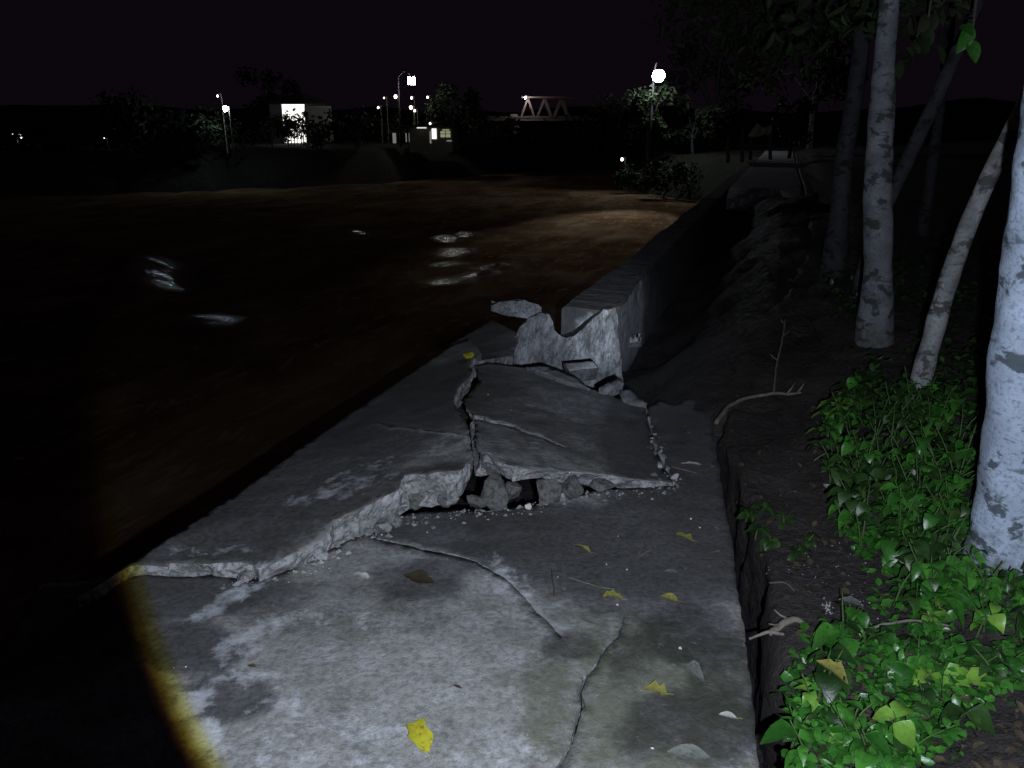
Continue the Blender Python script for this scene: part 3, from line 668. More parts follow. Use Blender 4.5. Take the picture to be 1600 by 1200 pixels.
# flat shards behind the centre plate
def shard(lst, dep, name, label, mat=None, cat='rubble', group=None):
    o = slab(jag(pl(lst), .008, len(label), .02), dep, .04, .008, und=.012, name=name, mats=[M['con'], M['brk2']], rows=3)
    c = sum((v.co for v in o.data.vertices), Vector())/len(o.data.vertices); o.data.transform(Matrix.Translation(-c)); o.location = c
    return tag(o, label, cat, group)
shard([(822, 573, .06), (850, 584, .055), (885, 597, .045), (922, 608, .03), (900, 588, .05), (850, 570, .07)], .05, 'concrete_shard', 'long thin concrete shard tilted along the back of the centre plate')
shard([(936, 606, .05), (950, 598, .08), (968, 590, .09), (975, 597, .07), (950, 612, .03)], .06, 'concrete_shard', 'short upturned concrete shard behind the right back corner of the plate')
shard([(968, 610, .06), (985, 606, .07), (1011, 630, .02), (990, 632, .01), (972, 622, .03)], .07, 'concrete_shard', 'wedge-shaped concrete shard pointing right behind the centre plate')
shard([(958, 532, -.55), (1003, 520, -.5), (1001, 534, -.6), (960, 538, -.60)], .05, 'concrete_block', 'flat grey block leaning against the pale wall face in the hollow')
shard([(880, 566, -.12), (925, 562, -.12), (935, 574, -.16), (890, 580, -.15)], .10, 'concrete_block', 'small grey block wedged between centre plate and pale wall')
# pebbles
PB = [(808, 1115, .007), (1063, 1012, .008), (1018, 1170, .006), (530, 788, .007), (596, 836, .006), (668, 832, .005), (705, 838, .005), (794, 797, .006), (815, 803, .004), (1037, 845, .006), (1079, 811, .007), (1094, 825, .006), (1054, 877, .005),
      (980, 890, .005), (965, 838, .004), (280, 1043, .004), (290, 1042, .004), (272, 1044, .004), (637, 683, .006), (763, 617, .006), (798, 641, .005), (1085, 1093, .006), (964, 945, .006), (872, 902, .005), (660, 860, .005), (948, 882, .004)]
PEBV = [hull([Vector((random.Random(s*31+i).gauss(0, .5), random.Random(s*37+i).gauss(0, .5), random.Random(s*41+i).gauss(0, .35))) for i in range(14)], 'pebble', M['peb'], (0, 0, -50)) for s in range(3)]
def on_slab(px, py):
    """height of the walk under a pixel"""
    if py > 905 or (px > 640 and py > 805): return 0.012
    return None
dg = None
def cast(px, py):
    global dg
    if dg is None: bpy.context.view_layer.update(); dg = bpy.context.evaluated_depsgraph_get()
    h, loc, nr, *_ = sc.ray_cast(dg, Vector((0, 0, CAMH)), ray(px, py).normalized())
    return (loc, nr) if h else (gp(px, py, 0), Vector((0, 0, 1)))
for k, (px, py, q) in enumerate(PB):
    loc, nr = cast(px, py); o = PEBV[k % 3] if k < 3 else link(PEBV[k % 3].copy())
    o.location = loc+Vector((0, 0, q*.3)); o.scale = (q, q, q); o.rotation_euler = (0, 0, k)
    wh = ('on the light concrete near the bright yellow leaf' if py > 1095 else 'on the mossy right part of the walk' if py > 930 and px > 700 else 'inside the upper round stain' if py > 930 else 'on the dark damp right side of the walk' if px > 930 else 'on the heaved plates beyond the break' if py < 790 else 'just below the broken edge')
    tag(o, 'tiny white pebble '+wh, 'pebble', 'pebbles '+wh)

# ------------------------------------------------------------------ leaves on the walk
def leaf_mesh(name, prof, L, W, curl, mat, seed=0, jagged=0, bend=.15):
    """leaf blade with midrib fold: prof = half widths along the length"""
    r = random.Random(seed); k = len(prof); vs = []; fs = []
    for i, wv in enumerate(prof):
        f_ = i/(k-1); y = f_*L; z = bend*L*math.sin(f_*math.pi)*.6+curl*L*f_*f_
        wl = W*wv*(1+jagged*r.uniform(-1, 1)); wr = W*wv*(1+jagged*r.uniform(-1, 1))
        vs += [(-wl, y, z+wl*.35), (0, y, z), (wr, y, z+wr*.35)]
    for i in range(k-1):
        a = i*3; fs += [(a, a+1, a+4, a+3), (a+1, a+2, a+5, a+4)]
    me = bpy.data.meshes.new(name); me.from_pydata(vs, [], fs); me.materials.append(mat); me.polygons.foreach_set('use_smooth', [True]*len(fs)); me.update(); return me
OV = (.04, .55, .9, 1, .95, .8, .5, .06)
def fallen(px, py, L, W, rot, mat, name, label, prof=OV, curl=.05, jagged=.12, bend=.1, seed=0, stalk=True, pitch=0):
    loc, nr = cast(px, py)
    me = leaf_mesh(name, prof, L, W, curl, mat, seed, jagged, bend); o = bpy.data.objects.new(name, me); link(o)
    me.transform(Matrix.Translation((0, -L/2, .002)))
    q = Vector((0, 0, 1)).rotation_difference(nr); o.rotation_mode = 'QUATERNION'
    from mathutils import Quaternion
    o.rotation_quaternion = q @ Quaternion((0, 0, 1), rot) @ Quaternion((1, 0, 0), pitch); o.location = loc+nr*.004
    tag(o, label, 'leaf')
    if stalk:
        mb = MB(); mb.tube([(0, -L/2+.004, .002), (.004, -L*.62, .003), (.001, -L*.78, .004)], [.0013, .001, .0008], 5); s_ = mb.build('stalk', M['yeld']); s_.parent = o
    return o
fallen(657, 1156, .115, .030, .45, M['yel'], 'yellow_leaf', 'bright yellow ragged fallen leaf lying alone at the bottom of the walk', (.25, .7, 1, .9, 1.05, .85, 1, .9, .55), jagged=.22, seed=4)
fallen(1022, 1084, .075, .026, 1.25, M['yeld'], 'yellow_leaf', 'yellow star-shaped curled leaf on the mossy right part of the walk', (.1, .9, .4, 1.1, .5, .3, .1), jagged=.3, seed=5, bend=.25)
fallen(957, 938, .070, .022, 1.4, M['yeld'], 'yellow_leaf', 'crumpled dull yellow leaf beside the fine light crack', (.3, 1, .6, 1.1, .7, .9, .3), jagged=.3, seed=6, bend=.3)
fallen(1046, 938, .062, .022, 1.2, M['yeld'], 'yellow_leaf', 'smooth oval dull yellow leaf on the dark damp patch', OV, seed=7)
fallen(908, 860, .085, .014, .9, M['yeld'], 'yellow_leaf', 'narrow curled yellow leaf near the foot of the raised crack', (.1, .9, .5, .35, .3, .15), jagged=.3, seed=8, bend=.3)
fallen(1068, 842, .07, .024, 1.0, M['yeld'], 'withered_leaf', 'small withered brownish leaf far along the right side of the walk', (.2, 1, .5, 1, .3), jagged=.3, seed=9)
fallen(564, 903, .062, .020, 1.35, M['pal'], 'bleached_leaf', 'pale forked dry leaf scrap on the left part of the walk', (.4, 1, .3, .9, .2), jagged=.45, seed=10, bend=.25)
fallen(1137, 1123, .052, .014, 1.35, M['pal'], 'bleached_leaf', 'small whitish oval leaf close to the right edge of the walk', OV, seed=11)
fallen(1076, 1182, .115, .028, 1.4, M['grl'], 'sodden_leaf', 'large flat grey-green sodden leaf at the bottom right of the walk', OV, bend=0, curl=0, seed=12, stalk=False)
fallen(1086, 1053, .085, .030, .4, M['grl'], 'sodden_leaf', 'flat triangular grey leaf pressed onto dark concrete', (.1, .4, .7, 1, .9), bend=0, curl=0, seed=13, stalk=False)
fallen(920, 972, .075, .018, .95, M['grl'], 'sodden_leaf', 'flat grey leaf just above the dark crack', OV, bend=0, curl=0, seed=14, stalk=False)
fallen(655, 907, .13, .035, 1.2, M['brn'], 'rotten_leaf', 'rotten brown-yellow leaf stuck flat on the walk', OV, bend=0, curl=0, seed=15, stalk=False, jagged=.3)
fallen(731, 559, .085, .040, .4, M['yel'], 'yellow_leaf', 'small yellow leaf on the far tip of the left plate', (.3, 1, 1, .8, .3), seed=16, bend=.3, pitch=.5)
fallen(1048, 896, .06, .015, 1.4, M['grl'], 'sodden_leaf', 'thin grey leaf on the dark right side of the walk', OV, bend=0, curl=0, seed=17, stalk=False)
fallen(1080, 728, .10, .018, 1.5, M['pal'], 'dry_leaf', 'pale dry leaf strip beside the dark gap, level with the crack end', (.3, 1, .6, .8, .4, .3), jagged=.4, seed=18)
fallen(1102, 731, .06, .016, 1.5, M['brn'], 'dry_leaf', 'tan dry leaf lying right at the lip of the dark gap', (.3, 1, .6, .3), jagged=.4, seed=19)
fallen(1067, 676, .05, .02, 1.2, M['brn'], 'dry_leaf', 'tan leaf scrap on the dark strip behind the crack end', OV, jagged=.3, seed=20)
fallen(394, 1044, .03, .008, 1.4, M['brn'], 'leaf_scrap', 'tiny dark brown leaf scrap between the two round stains', OV, seed=21, stalk=False)
fallen(715, 1076, .03, .005, 1.1, M['brn'], 'leaf_scrap', 'tiny dark sliver in the middle of the pale concrete', OV, seed=22, stalk=False)
# fine light strands on the concrete: straws, and stand-ins for torch-lit crack lips
def strand(pix, r, mat, name, label, cat='twig', lift=.004, jit=.004):
    pts = []
    for p in pix: loc, nr = cast(*p); pts.append(loc+Vector((0, 0, lift)))
    pts = catmull(pts, 6); pts = [p+Vector((jit*fbm((p.x, p.y), 30, 2), jit*fbm((p.x, p.y), 30, 5), 0)) for p in pts]
    root = empty_mesh = MB().tube(pts, lerp_list([r, r, r*.9, r*.6], len(pts)), 6).build(name, mat, None, True)
    c = pts[0]; root.data.transform(Matrix.Translation(-c)); root.location = c
    return tag(root, label, cat)
strand([(888, 903), (915, 912), (940, 919), (962, 922)], .0022, M['twig'], 'straw', 'thin pale strand laid for a torch-lit crack line above the crumpled yellow leaf')  # torch-lit crack line imitated by a pale strand
strand([(742, 796), (756, 801), (775, 799), (792, 796)], .002, M['twig'], 'straw', 'curved pale straw at the foot of the lifted plate')
strand([(1022, 770), (1017, 800), (1008, 835), (998, 868)], .003, M['twig'], 'straw', 'long dull straw running down the walk from the crack end')
strand([(996, 872), (1010, 864), (1020, 856)], .0025, M['twig'], 'straw', 'short straw bent at the lower end of the dull straw')
strand([(1040, 729), (1060, 733), (1088, 740)], .003, M['twig'], 'straw', 'thin straw slanting towards the dark gap')
strand([(596, 843), (620, 848), (650, 856), (690, 865), (725, 873), (746, 879)], .0018, M['grl'], 'lit_lip_thread', 'long thin pale thread added as the torch-lit lip of the crack on the left of the walk')  # bright crack lip laid on as a pale strand
strand([(862, 893), (863, 905), (866, 920), (865, 934)], .003, M['twigd'], 'dark_stick', 'short dark stick pointing at the camera above the crack')

# ------------------------------------------------------------------ sticks and roots on the bank
def bank_strand(pix, rads, mat, name, label, lift=.01, cat='branch', jit=.01, side=None):
    pts = catmull([bank_hit(px, py)+Vector((0, 0, lift+dz)) for px, py, dz in pix], 8)
    pts = [p+Vector((jit*fbm(p, 12, 2), jit*fbm(p, 12, 5), jit*fbm(p, 12, 8))) for p in pts]
    e_ = empty(name, pts[0], label, cat); MB().tube(pts, lerp_list(rads, len(pts)), 8, rough=.3).build('stem', mat, e_, True)
    for k, (i0, d) in enumerate(side or []):
        p = pts[i0]; MB().tube([p, p+Vector(d)*.6, p+Vector(d)+Vector((0, 0, .01))], [rads[0]*.5, rads[0]*.4, rads[0]*.2], 6).build('twig', mat, e_, True)
    return e_
bank_strand([(1118, 668, .02), (1140, 648, .05), (1170, 638, .06), (1205, 630, .05), (1235, 625, .03), (1252, 620, .02)], [.014, .012, .011, .009, .006], M['twig'], 'fallen_branch', 'pale bent branch lying on bare soil, one end over the dark gap', side=[(30, (.05, .03, .05)), (36, (.03, -.02, .06))])
bank_strand([(1208, 618, 0), (1211, 590, .07), (1218, 565, .13), (1222, 540, .2)], [.008, .007, .008, .006], M['twig'], 'dry_stalk', 'upright dry stalk with a knobbly pale tip on the dark slope', side=[(10, (-.05, .0, .03)), (18, (.04, .0, .03)), (22, (-.035, 0, .03))])
bank_strand([(1200, 1000, .01), (1225, 988, .03), (1245, 985, .03), (1262, 990, .01)], [.009, .012, .010, .006], M['twig'], 'broken_root', 'short grey root sticking out over the gap by the lower herbs', side=[(8, (-.06, -.02, .0)), (12, (-.05, .03, .01))])
bank_strand([(1170, 1003, .0), (1200, 1001, .02), (1225, 1003, .02)], [.004, .006, .005], M['twig'], 'broken_root', 'thin pointed root above the short grey root')
bank_strand([(1355, 998, .03), (1395, 997, .05), (1440, 996, .05), (1480, 996, .03)], [.004, .005, .004, .003], M['twig'], 'thin_stick', 'straight thin stick lying across a dark hollow among the herbs')
bank_strand([(1200, 918, .01), (1225, 922, .02), (1240, 930, .01)], [.004, .004, .003], M['twigd'], 'thin_stick', 'short dark stick on bare soil near the dark gap')
bank_strand([(1270, 729, .02), (1285, 728, .05), (1300, 727, .05)], [.003, .003, .002], M['twig'], 'thin_stick', 'short pale stick below the compound-leaved sprig')

# ------------------------------------------------------------------ trees on the bank
def blade(kind, L, W, mat, seed=0, **k): return leaf_mesh('leaf', kind, L, W, k.get('curl', -.12), mat, seed, k.get('j', .03), k.get('bend', .12))
TL = [blade(OV, .11, .028, M['leaft'], s) for s in range(3)]
def crown_mesh(name, centers, n, size, mat, parent, seed, spread=.6):
    r = random.Random(seed); vs = []; fs = []; off = parent.location
    for i in range(n):
        c, rad = r.choice(centers); d = Vector((r.gauss(0, 1), r.gauss(0, 1), r.gauss(0, .8))); d = d.normalized()*rad*(r.random()**.45)
        p = Vector(c)+d-off; q = Vector((r.gauss(0, 1), r.gauss(0, 1), r.gauss(-.6, .6))).normalized(); sde = q.cross(Vector((r.gauss(0, 1), r.gauss(0, 1), r.gauss(0, 1)))).normalized()
        L = size*r.uniform(.5, 1.2); W = L*.26; o = len(vs); up = q.cross(sde)*L*.12
        vs += [p, p+q*L*.3+sde*W*.8+up, p+q*L*.65+sde*W*.85+up, p+q*L, p+q*L*.65-sde*W*.85+up, p+q*L*.3-sde*W*.8+up]; fs += [(o, o+1, o+2, o+3), (o, o+3, o+4, o+5)]
    return mesh_obj(name, vs, fs, mat, parent)
def bank_tree(pix, Y, wpx, mat, name, label, up, limbs, crowns, nleaf, seed, flare=1.45, leafsize=.13):
    pts = [at(px, py, Y+dy) for px, py, dy in pix]
    s, t = st(pts[0].x, pts[0].y); base = pts[0].copy(); base.z = min(base.z, bank_z(s, t))-.22
    e_ = empty(name, base, label, 'tree')
    fw = Vector((0, math.cos(TH), -math.sin(TH))); dep = [(p-cam.location).dot(fw) for p in pts]; rad = [w_*d/F/2 for w_, d in zip(wpx, dep)]
    last = pts[-1]; d = (pts[-1]-pts[-2]).normalized(); pts2 = [base]+pts[1:]+[last+d*up*.5+Vector((0, 0, up*.1)), last+d*up+Vector((0, 0, up*.15))]
    rad2 = [rad[0]*flare]+rad[1:]+[rad[-1]*.75, rad[-1]*.4]
    P = catmull(pts2, 14); R = []
    for i in range(len(pts2)-1): R += list(np.linspace(rad2[i], rad2[i+1], 15)[:-1])
    R.append(rad2[-1]); tr = MB().tube(P, R, 32, rough=.20, ro=seed).build('trunk', mat, e_, True)
    top = pts2[-1]
    for k, (fr, dv, r_) in enumerate(limbs):
        p = P[int(fr*(len(P)-1))]; dv = Vector(dv); q = [p, p+dv*.35+Vector((0, 0, .12)), p+dv*.7+Vector((0, 0, .1)), p+dv]
        MB().tube(catmull(q, 6), lerp_list([r_, r_*.75, r_*.5, r_*.2], 19), 10, rough=.15).build('limb', mat, e_, True)
        crowns = crowns+[(p+dv, .5)]
    crown_mesh('crown', crowns, nleaf, leafsize, M['leaft'], e_, seed)
    return e_, P
bank_tree([(1574, 898, 0), (1586, 760, 0), (1602, 600, 0), (1622, 420, 0), (1646, 240, 0), (1682, 0, 0)], 2.36, (104, 102, 102, 104, 104, 104), M['bark1'], 'pale_tree', 'thick pale tree trunk blotched with dark lichen beside the herbs at the frame edge', 3.0,
          [(.8, (.8, .6, .9), .03), (.9, (-.5, .8, .8), .025)], [((2.4, 2.6, 5.4), 1.2), ((1.6, 3.4, 5.2), 1.0)], 900, 1, 1.2)
bank_tree([(1368, 532, 0), (1371, 440, 0), (1372, 300, 0), (1379, 150, 0), (1389, 0, 0)], 5.15, (46, 43, 41, 36, 29), M['bark2'], 'grey_tree', 'straight grey mottled tree trunk standing in low weeds', 3.2,
          [(.75, (-1.1, .8, .7), .03), (.85, (1.0, .5, .8), .03)], [((3.0, 5.6, 5.4), 1.1), (at(1440, -20, 5.6), .45), (at(1300, -40, 6.2), .6), ((2.2, 6.2, 4.9), .8)], 1500, 2)
bank_tree([(1424, 632, 0), (1452, 545, 0), (1480, 445, 0), (1520, 335, 0), (1560, 245, 0), (1600, 160, .02), (1650, 60, .05)], 3.95, (30, 29, 28, 27, 24, 21, 19), M['bark3'], 'leaning_tree', 'slim white-patched trunk leaning right between the grey tree and the pale trunk', 1.6,
          [(.9, (.5, .4, .5), .015)], [((3.6, 4.4, 4.0), .7)], 400, 3, 1.1)
bank_tree([(1306, 402, 0), (1312, 320, 0), (1322, 230, 0), (1340, 120, 0), (1352, 0, 0)], 8.2, (30, 28, 27, 26, 24), M['bark4'], 'dark_tree', 'dark tree trunk standing behind and left of the grey trunk', 3.5,
          [(.7, (-1.8, .6, .4), .05), (.85, (-1.2, -.6, .3), .04)], [(at(1090, 12, 9.2), .55), (at(1150, 30, 9.0), .6), (at(1215, 45, 8.8), .6), (at(1270, 15, 8.6), .6), (at(1180, -40, 9.0), .8), (at(1330, -30, 8.4), .7), ((4.0, 8.6, 5.6), 1.6)], 2200, 4)
bank_tree([(1334, 452, 0), (1362, 378, 0), (1408, 272, 0), (1450, 182, 0), (1490, 92, 0), (1530, 0, 0)], 6.9, (17, 19, 21, 21, 20, 19), M['bark4'], 'leaning_tree', 'thin dark trunk slanting right behind the grey tree', 2.5,
          [(.85, (.8, .4, .6), .03)], [((4.9, 7.4, 5.0), 1.1), ((4.2, 7.0, 4.4), .8)], 700, 5, 1.0)
bank_tree([(1453, 300, 0), (1458, 250, 0), (1466, 190, 0), (1476, 110, 0), (1490, 0, 0)], 10.5, (18, 16, 15, 14, 13), M['bark4'], 'dark_tree', 'faint distant trunk right of the thin slanting one', 3, [(.8, (.8, .5, .6), .03)], [((6.4, 11, 6.0), 1.3)], 600, 6, 1.0)
# hanging sprays with a few large leaves close to the light
def spray(stem, leaves, Y, mat, name, label, up):
    pts = [at(px, py, Y) for px, py in stem]; e_ = empty(name, pts[0], label, 'branch')
    MB().tube(catmull([pts[0]+Vector(up)]+pts, 6), lerp_list([.008, .006, .004, .002], 6*len(pts)+1), 6).build('stem', M['twigd'], e_, True)
    for k, (px, py, L, ang, tilt) in enumerate(leaves):
        me = blade(OV, L, L*.27, mat, k); o = link(bpy.data.objects.new('leaf', me), e_); p = at(px, py, Y); o.location = p-e_.location
        Rm = Matrix.Rotation(ang, 4, 'Y') @ Matrix.Rotation(math.radians(90)+tilt, 4, 'X'); o.rotation_euler = Rm.to_euler()
    return e_
spray([(1522, 30), (1516, 50), (1505, 62)], [(1517, 36, .15, 3.45, .1), (1512, 62, .13, 2.85, .5), (1500, 40, .10, 2.6, 1.0)], 4.3, M['leaf'], 'leaf_spray', 'hanging sprig with one broad green leaf high beside the slanting trunk', (.1, .3, .9))
spray([(1452, 20), (1440, 45), (1425, 70)], [(1446, 22, .12, 3.5, .4), (1438, 40, .13, 2.7, .6), (1432, 58, .13, 2.8, .9), (1458, 20, .10, 3.1, .2), (1424, 66, .10, 2.9, 1.0), (1484, 12, .08, 3.3, .9)], 4.6, M['leaft'], 'leaf_spray', 'dim hanging sprig of narrow leaves just right of the grey trunk top', (.1, .3, .9))

# ------------------------------------------------------------------ herbs on the bank
NAR = (.05, .35, .6, .72, .7, .55, .3, .04); WID = (.1, .8, 1.15, 1.2, 1.05, .75, .4, .05)
HB = {k: [blade(p_, 1, .28+.05*q, M[k], q, curl=-.25-.08*q, bend=.2, j=.10) for q, p_ in enumerate((OV, NAR, WID, OV))] for k in ('leaf', 'leafy', 'leafd')}
stemD = {}
def herb(p, h, nl, L, kind, label, group, seed, name='herb', spread=1.0):
    r = random.Random(seed); e_ = empty(name, p, label, 'plant', group)
    nst = max(1, nl//5)
    for q in range(nst):
        a = r.uniform(0, 6.28); ln = Vector((math.cos(a), math.sin(a), 0))*h*r.uniform(.2, .6)*spread; tip = p+ln+Vector((0, 0, h*r.uniform(.75, 1.1)))
        pts = catmull([p, p+ln*.3+Vector((0, 0, h*.5)), tip], 4); stm = MB().tube(pts, lerp_list([.004, .003, .0015], 9), 5).build('stem', M['stem'], e_, True)
        for k in range(nl//nst):
            f_ = r.uniform(.35, 1); b = pts[int(f_*8)]; an = a+k*2.4+r.uniform(-.5, .5)
            o = link(bpy.data.objects.new('leaf', r.choice(HB[kind])), stm); o.location = b-p; sL = L*r.uniform(.6, 1.15)
            o.scale = (sL, sL, sL); o.rotation_euler = (r.uniform(-.5, .45), r.uniform(-.4, .4), an)
    return e_
r = random.Random(77)
def in_herbs(px, py):
    lim = np.interp(py, [600, 640, 700, 780, 850, 900, 960, 1000, 1060, 1200, 1400], [1330, 1290, 1290, 1300, 1310, 1345, 1385, 1255, 1230, 1235, 1245])
    return px > lim
def herb_label(px, py, kind):
    tone = {'leaf': 'mid-green', 'leafd': 'dark green', 'leafy': 'light yellow-green'}[kind]
    where = ('along the bottom edge of the bank' if py > 1110 else 'just below the thin straight stick' if py > 1010 else 'around the largest-leaved plant' if py > 905 else 'between the bare wet soil and the pale trunk' if py > 790 else 'on the slope under the slim leaning trunk')
    side = 'close to the dark gap' if px < 1330 and py > 905 else 'towards the pale trunk' if px > 1470 else 'amid other weeds'
    return f'{tone} herb {side}, {where}', f'{tone} herbs {side} {where}'
cnt = 0; tries = 0
while cnt < 150 and tries < 6000:
    tries += 1; px = r.uniform(1230, 1640); py = r.uniform(620, 1260) if cnt < 84 else r.uniform(640, 960)
    if not in_herbs(px, py) or (px > 1500 and 560 < py < 930) or px+py > 2640: continue
    if 1290 < px < 1420 and 880 < py < 985 and r.random() < .8: continue
    p = bank_hit(px, py); cnt += 1; near_ = py > 980
    kind = r.choice(['leaf', 'leaf', 'leaf', 'leafd', 'leafd', 'leafy' if near_ else 'leafd'])
    herb(p-Vector((0, 0, .01)), r.uniform(.07, .17) if near_ else r.uniform(.12, .28), r.choice((6, 8, 10)) if near_ else r.choice((10, 12, 15)), (r.uniform(.055, .082) if r.random() < .6 else r.uniform(.035, .055)) if near_ else r.uniform(.04, .085), kind, *herb_label(px, py, kind), cnt)
herb(bank_hit(1462, 968), .15, 8, .115, 'leaf', 'tall herb with the largest bright leaves, left of the pale trunk base', None, 301, 'broadleaf_plant', .5)
herb(bank_hit(1440, 985), .11, 7, .06, 'leafy', 'small yellow-green herb tucked under the largest-leaved plant', None, 302, 'young_herb')
herb(bank_hit(1465, 792), .12, 10, .085, 'leaf', 'bright leafy herb between the slim leaning trunk and the pale trunk', None, 303, 'leafy_herb', .8)
herb(bank_hit(1385, 880), .09, 8, .09, 'leaf', 'low herb with wide dark green leaves beside the bare wet soil', None, 304, 'leafy_herb', .9)
herb(bank_hit(1440, 690), .08, 4, .07, 'leafy', 'thin herb with a few drooping yellow-green leaves below the leaning trunk', None, 305, 'young_herb', .5)
for k, (px, py) in enumerate(((1165, 812), (1190, 800), (1225, 820), (1205, 850), (1240, 870), (1180, 840), (1260, 850))):
    herb(bank_hit(px, py)-Vector((0, 0, .01)), .05, 6, .06, 'leafd', 'small dull herb on bare soil close to the dark gap', 'dull herbs by the gap', 330+k, 'dull_herb')
# compound-leaved sprig
def sprig(pix, label, pairs, L):
    pts = catmull([bank_hit(px, py)+Vector((0, 0, dz)) for px, py, dz in pix], 8); e_ = empty('compound_sprig', pts[0], label, 'plant')
    MB().tube(pts, lerp_list([.003, .0025, .0015], len(pts)), 5).build('stem', M['stem'], e_, True)
    for k in range(pairs):
        p = pts[int((.3+.7*k/(pairs-1))*(len(pts)-1))]
        for sg in (-1, 1):
            o = link(bpy.data.objects.new('leaf', HB['leafy'][k % 3]), e_); o.location = p-pts[0]; o.scale = (L, L, L); o.rotation_euler = (.1, .2*sg, sg*1.0+.55)
sprig([(1330, 700, .02), (1318, 680, .12), (1300, 672, .16), (1288, 690, .16), (1278, 712, .13)], 'arching sprig of paired light green leaflets at the soil edge of the herbs', 5, .075)
sprig([(1345, 668, .03), (1328, 655, .12), (1318, 655, .15), (1322, 672, .15)], 'short curled sprig of leaflets above the arching sprig', 3, .05)
# ground cover and litter, nobody could count it
def cover(name, n, box, size, mat, label, seed, cond, lift=(.0, .05), cat='ground cover'):
    r = random.Random(seed); vs = []; fs = []; k = 0
    while k < n:
        px, py = r.uniform(box[0], box[2]), r.uniform(box[1], box[3])
        if not cond(px, py): k += 1; continue
        p = bank_hit(px, py)+Vector((r.uniform(-.03, .03), r.uniform(-.03, .03), r.uniform(*lift))); k += 1
        q = Vector((r.gauss(0, 1), r.gauss(0, 1), r.gauss(.25, .35))).normalized(); sde = q.cross(Vector((r.gauss(0, .35), r.gauss(0, .35), 1))).normalized(); up = sde.cross(q)
        L = size*r.uniform(.5, 1.3); W = L*r.uniform(.25, .4); o = len(vs)
        vs += [p, p+q*L*.35+sde*W+up*W*.3, p+q*L*.75+sde*W*.7+up*W*.1, p+q*L-up*L*.15, p+q*L*.75-sde*W*.7+up*W*.1, p+q*L*.35-sde*W+up*W*.3, p+q*L*.5]
        fs += [(o, o+1, o+6), (o+1, o+2, o+6), (o+2, o+3, o+6), (o+3, o+4, o+6), (o+4, o+5, o+6), (o+5, o, o+6)]
    o = mesh_obj(name, vs, fs, mat, smooth_=True); return tag(o, label, cat, kind='stuff')
clump = lambda px, py: in_herbs(px, py) and px+py < 2660 and not (px > 1540 and 560 < py < 900) and fbm((px*.01, py*.014), 1.6, 3) > -.12
cover('herb_carpet', 6000, (1230, 600, 1680, 1300), .036, M['leaf'], 'carpet of small green leaves covering the bank between the herbs', 5, clump)
cover('weed_carpet', 4200, (1270, 380, 1600, 680), .05, M['leafd'], 'dark low weeds around the trunks further along the bank', 6, lambda x, y: fbm((x*.01, y*.014), 1.6, 8) > -.1 and x > np.interp(y, [380, 500, 600, 680], [1270, 1300, 1300, 1330]), (.0, .16))
cover('leaf_litter', 900, (1130, 560, 1660, 1280), .032, M['brn'], 'brown leaf litter strewn over the bare soil of the bank', 7, lambda x, y: x > np.interp(y, [560, 700, 880, 1000, 1280], [1150, 1150, 1200, 1235, 1260]), (.0, .015))
def bits():  # wet sparkle of the soil, put in as pale grit
    r = random.Random(9); vs = []; fs = []
    for (cx, cy, rx, ry, n, q) in ((1255, 890, 40, 45, 30, .0035), (1293, 950, 9, 16, 26, .0065), (1345, 945, 30, 16, 16, .004), (1300, 880, 60, 50, 26, .003), (1350, 840, 90, 100, 30, .003), (1210, 720, 60, 90, 20, .003)):
        for k in range(n):
            p = bank_hit(r.gauss(cx, rx*.6), r.gauss(cy, ry*.6))+Vector((0, 0, .003)); o = len(vs); s_ = q*r.uniform(.4, 1.2)
            for d in ((1, 0, 0), (-1, 0, 0), (0, 1, 0), (0, -1, 0), (0, 0, 1), (0, 0, -.6)): vs.append(p+Vector(d)*s_*r.uniform(.5, 1.2))
            fs += [(o+a, o+b, o+c) for a, b, c in ((0, 2, 4), (2, 1, 4), (1, 3, 4), (3, 0, 4), (2, 0, 5), (1, 2, 5), (3, 1, 5), (0, 3, 5))]
    tag(mesh_obj('soil_sparkle', vs, fs, M['brk']), 'pale grit scattered on the bank soil, put in for its wet sparkle', 'grit', kind='stuff')
bits()
fallen_b = [(1100+0, 0)]
def bank_leaf(px, py, L, W, rot, mat, label, seed, name='dry_leaf', lift=.03):
    p = bank_hit(px, py); me = leaf_mesh(name, OV, L, W, .1, mat, seed, .25, .2); o = link(bpy.data.objects.new(name, me)); o.location = p+Vector((0, 0, lift)); o.rotation_euler = (.3, .1, rot); tag(o, label, 'leaf')
bank_leaf(1318, 1115, .10, .035, 1.0, M['yeld'], 'yellow-brown fallen leaf caught on top of the lower herbs', 1, 'dry_leaf', .10)
bank_leaf(1352, 970, .10, .032, 1.4, M['grl'], 'pale tan curled leaf on soil above the thin stick', 2)
bank_leaf(1298, 782, .06, .025, .3, M['pal'], 'small pale triangular leaf at the edge of the herbs', 3)
bank_leaf(1428, 763, .05, .016, .2, M['pal'], 'small pale oval leaf among dark weeds below the leaning trunk', 4, lift=.05)

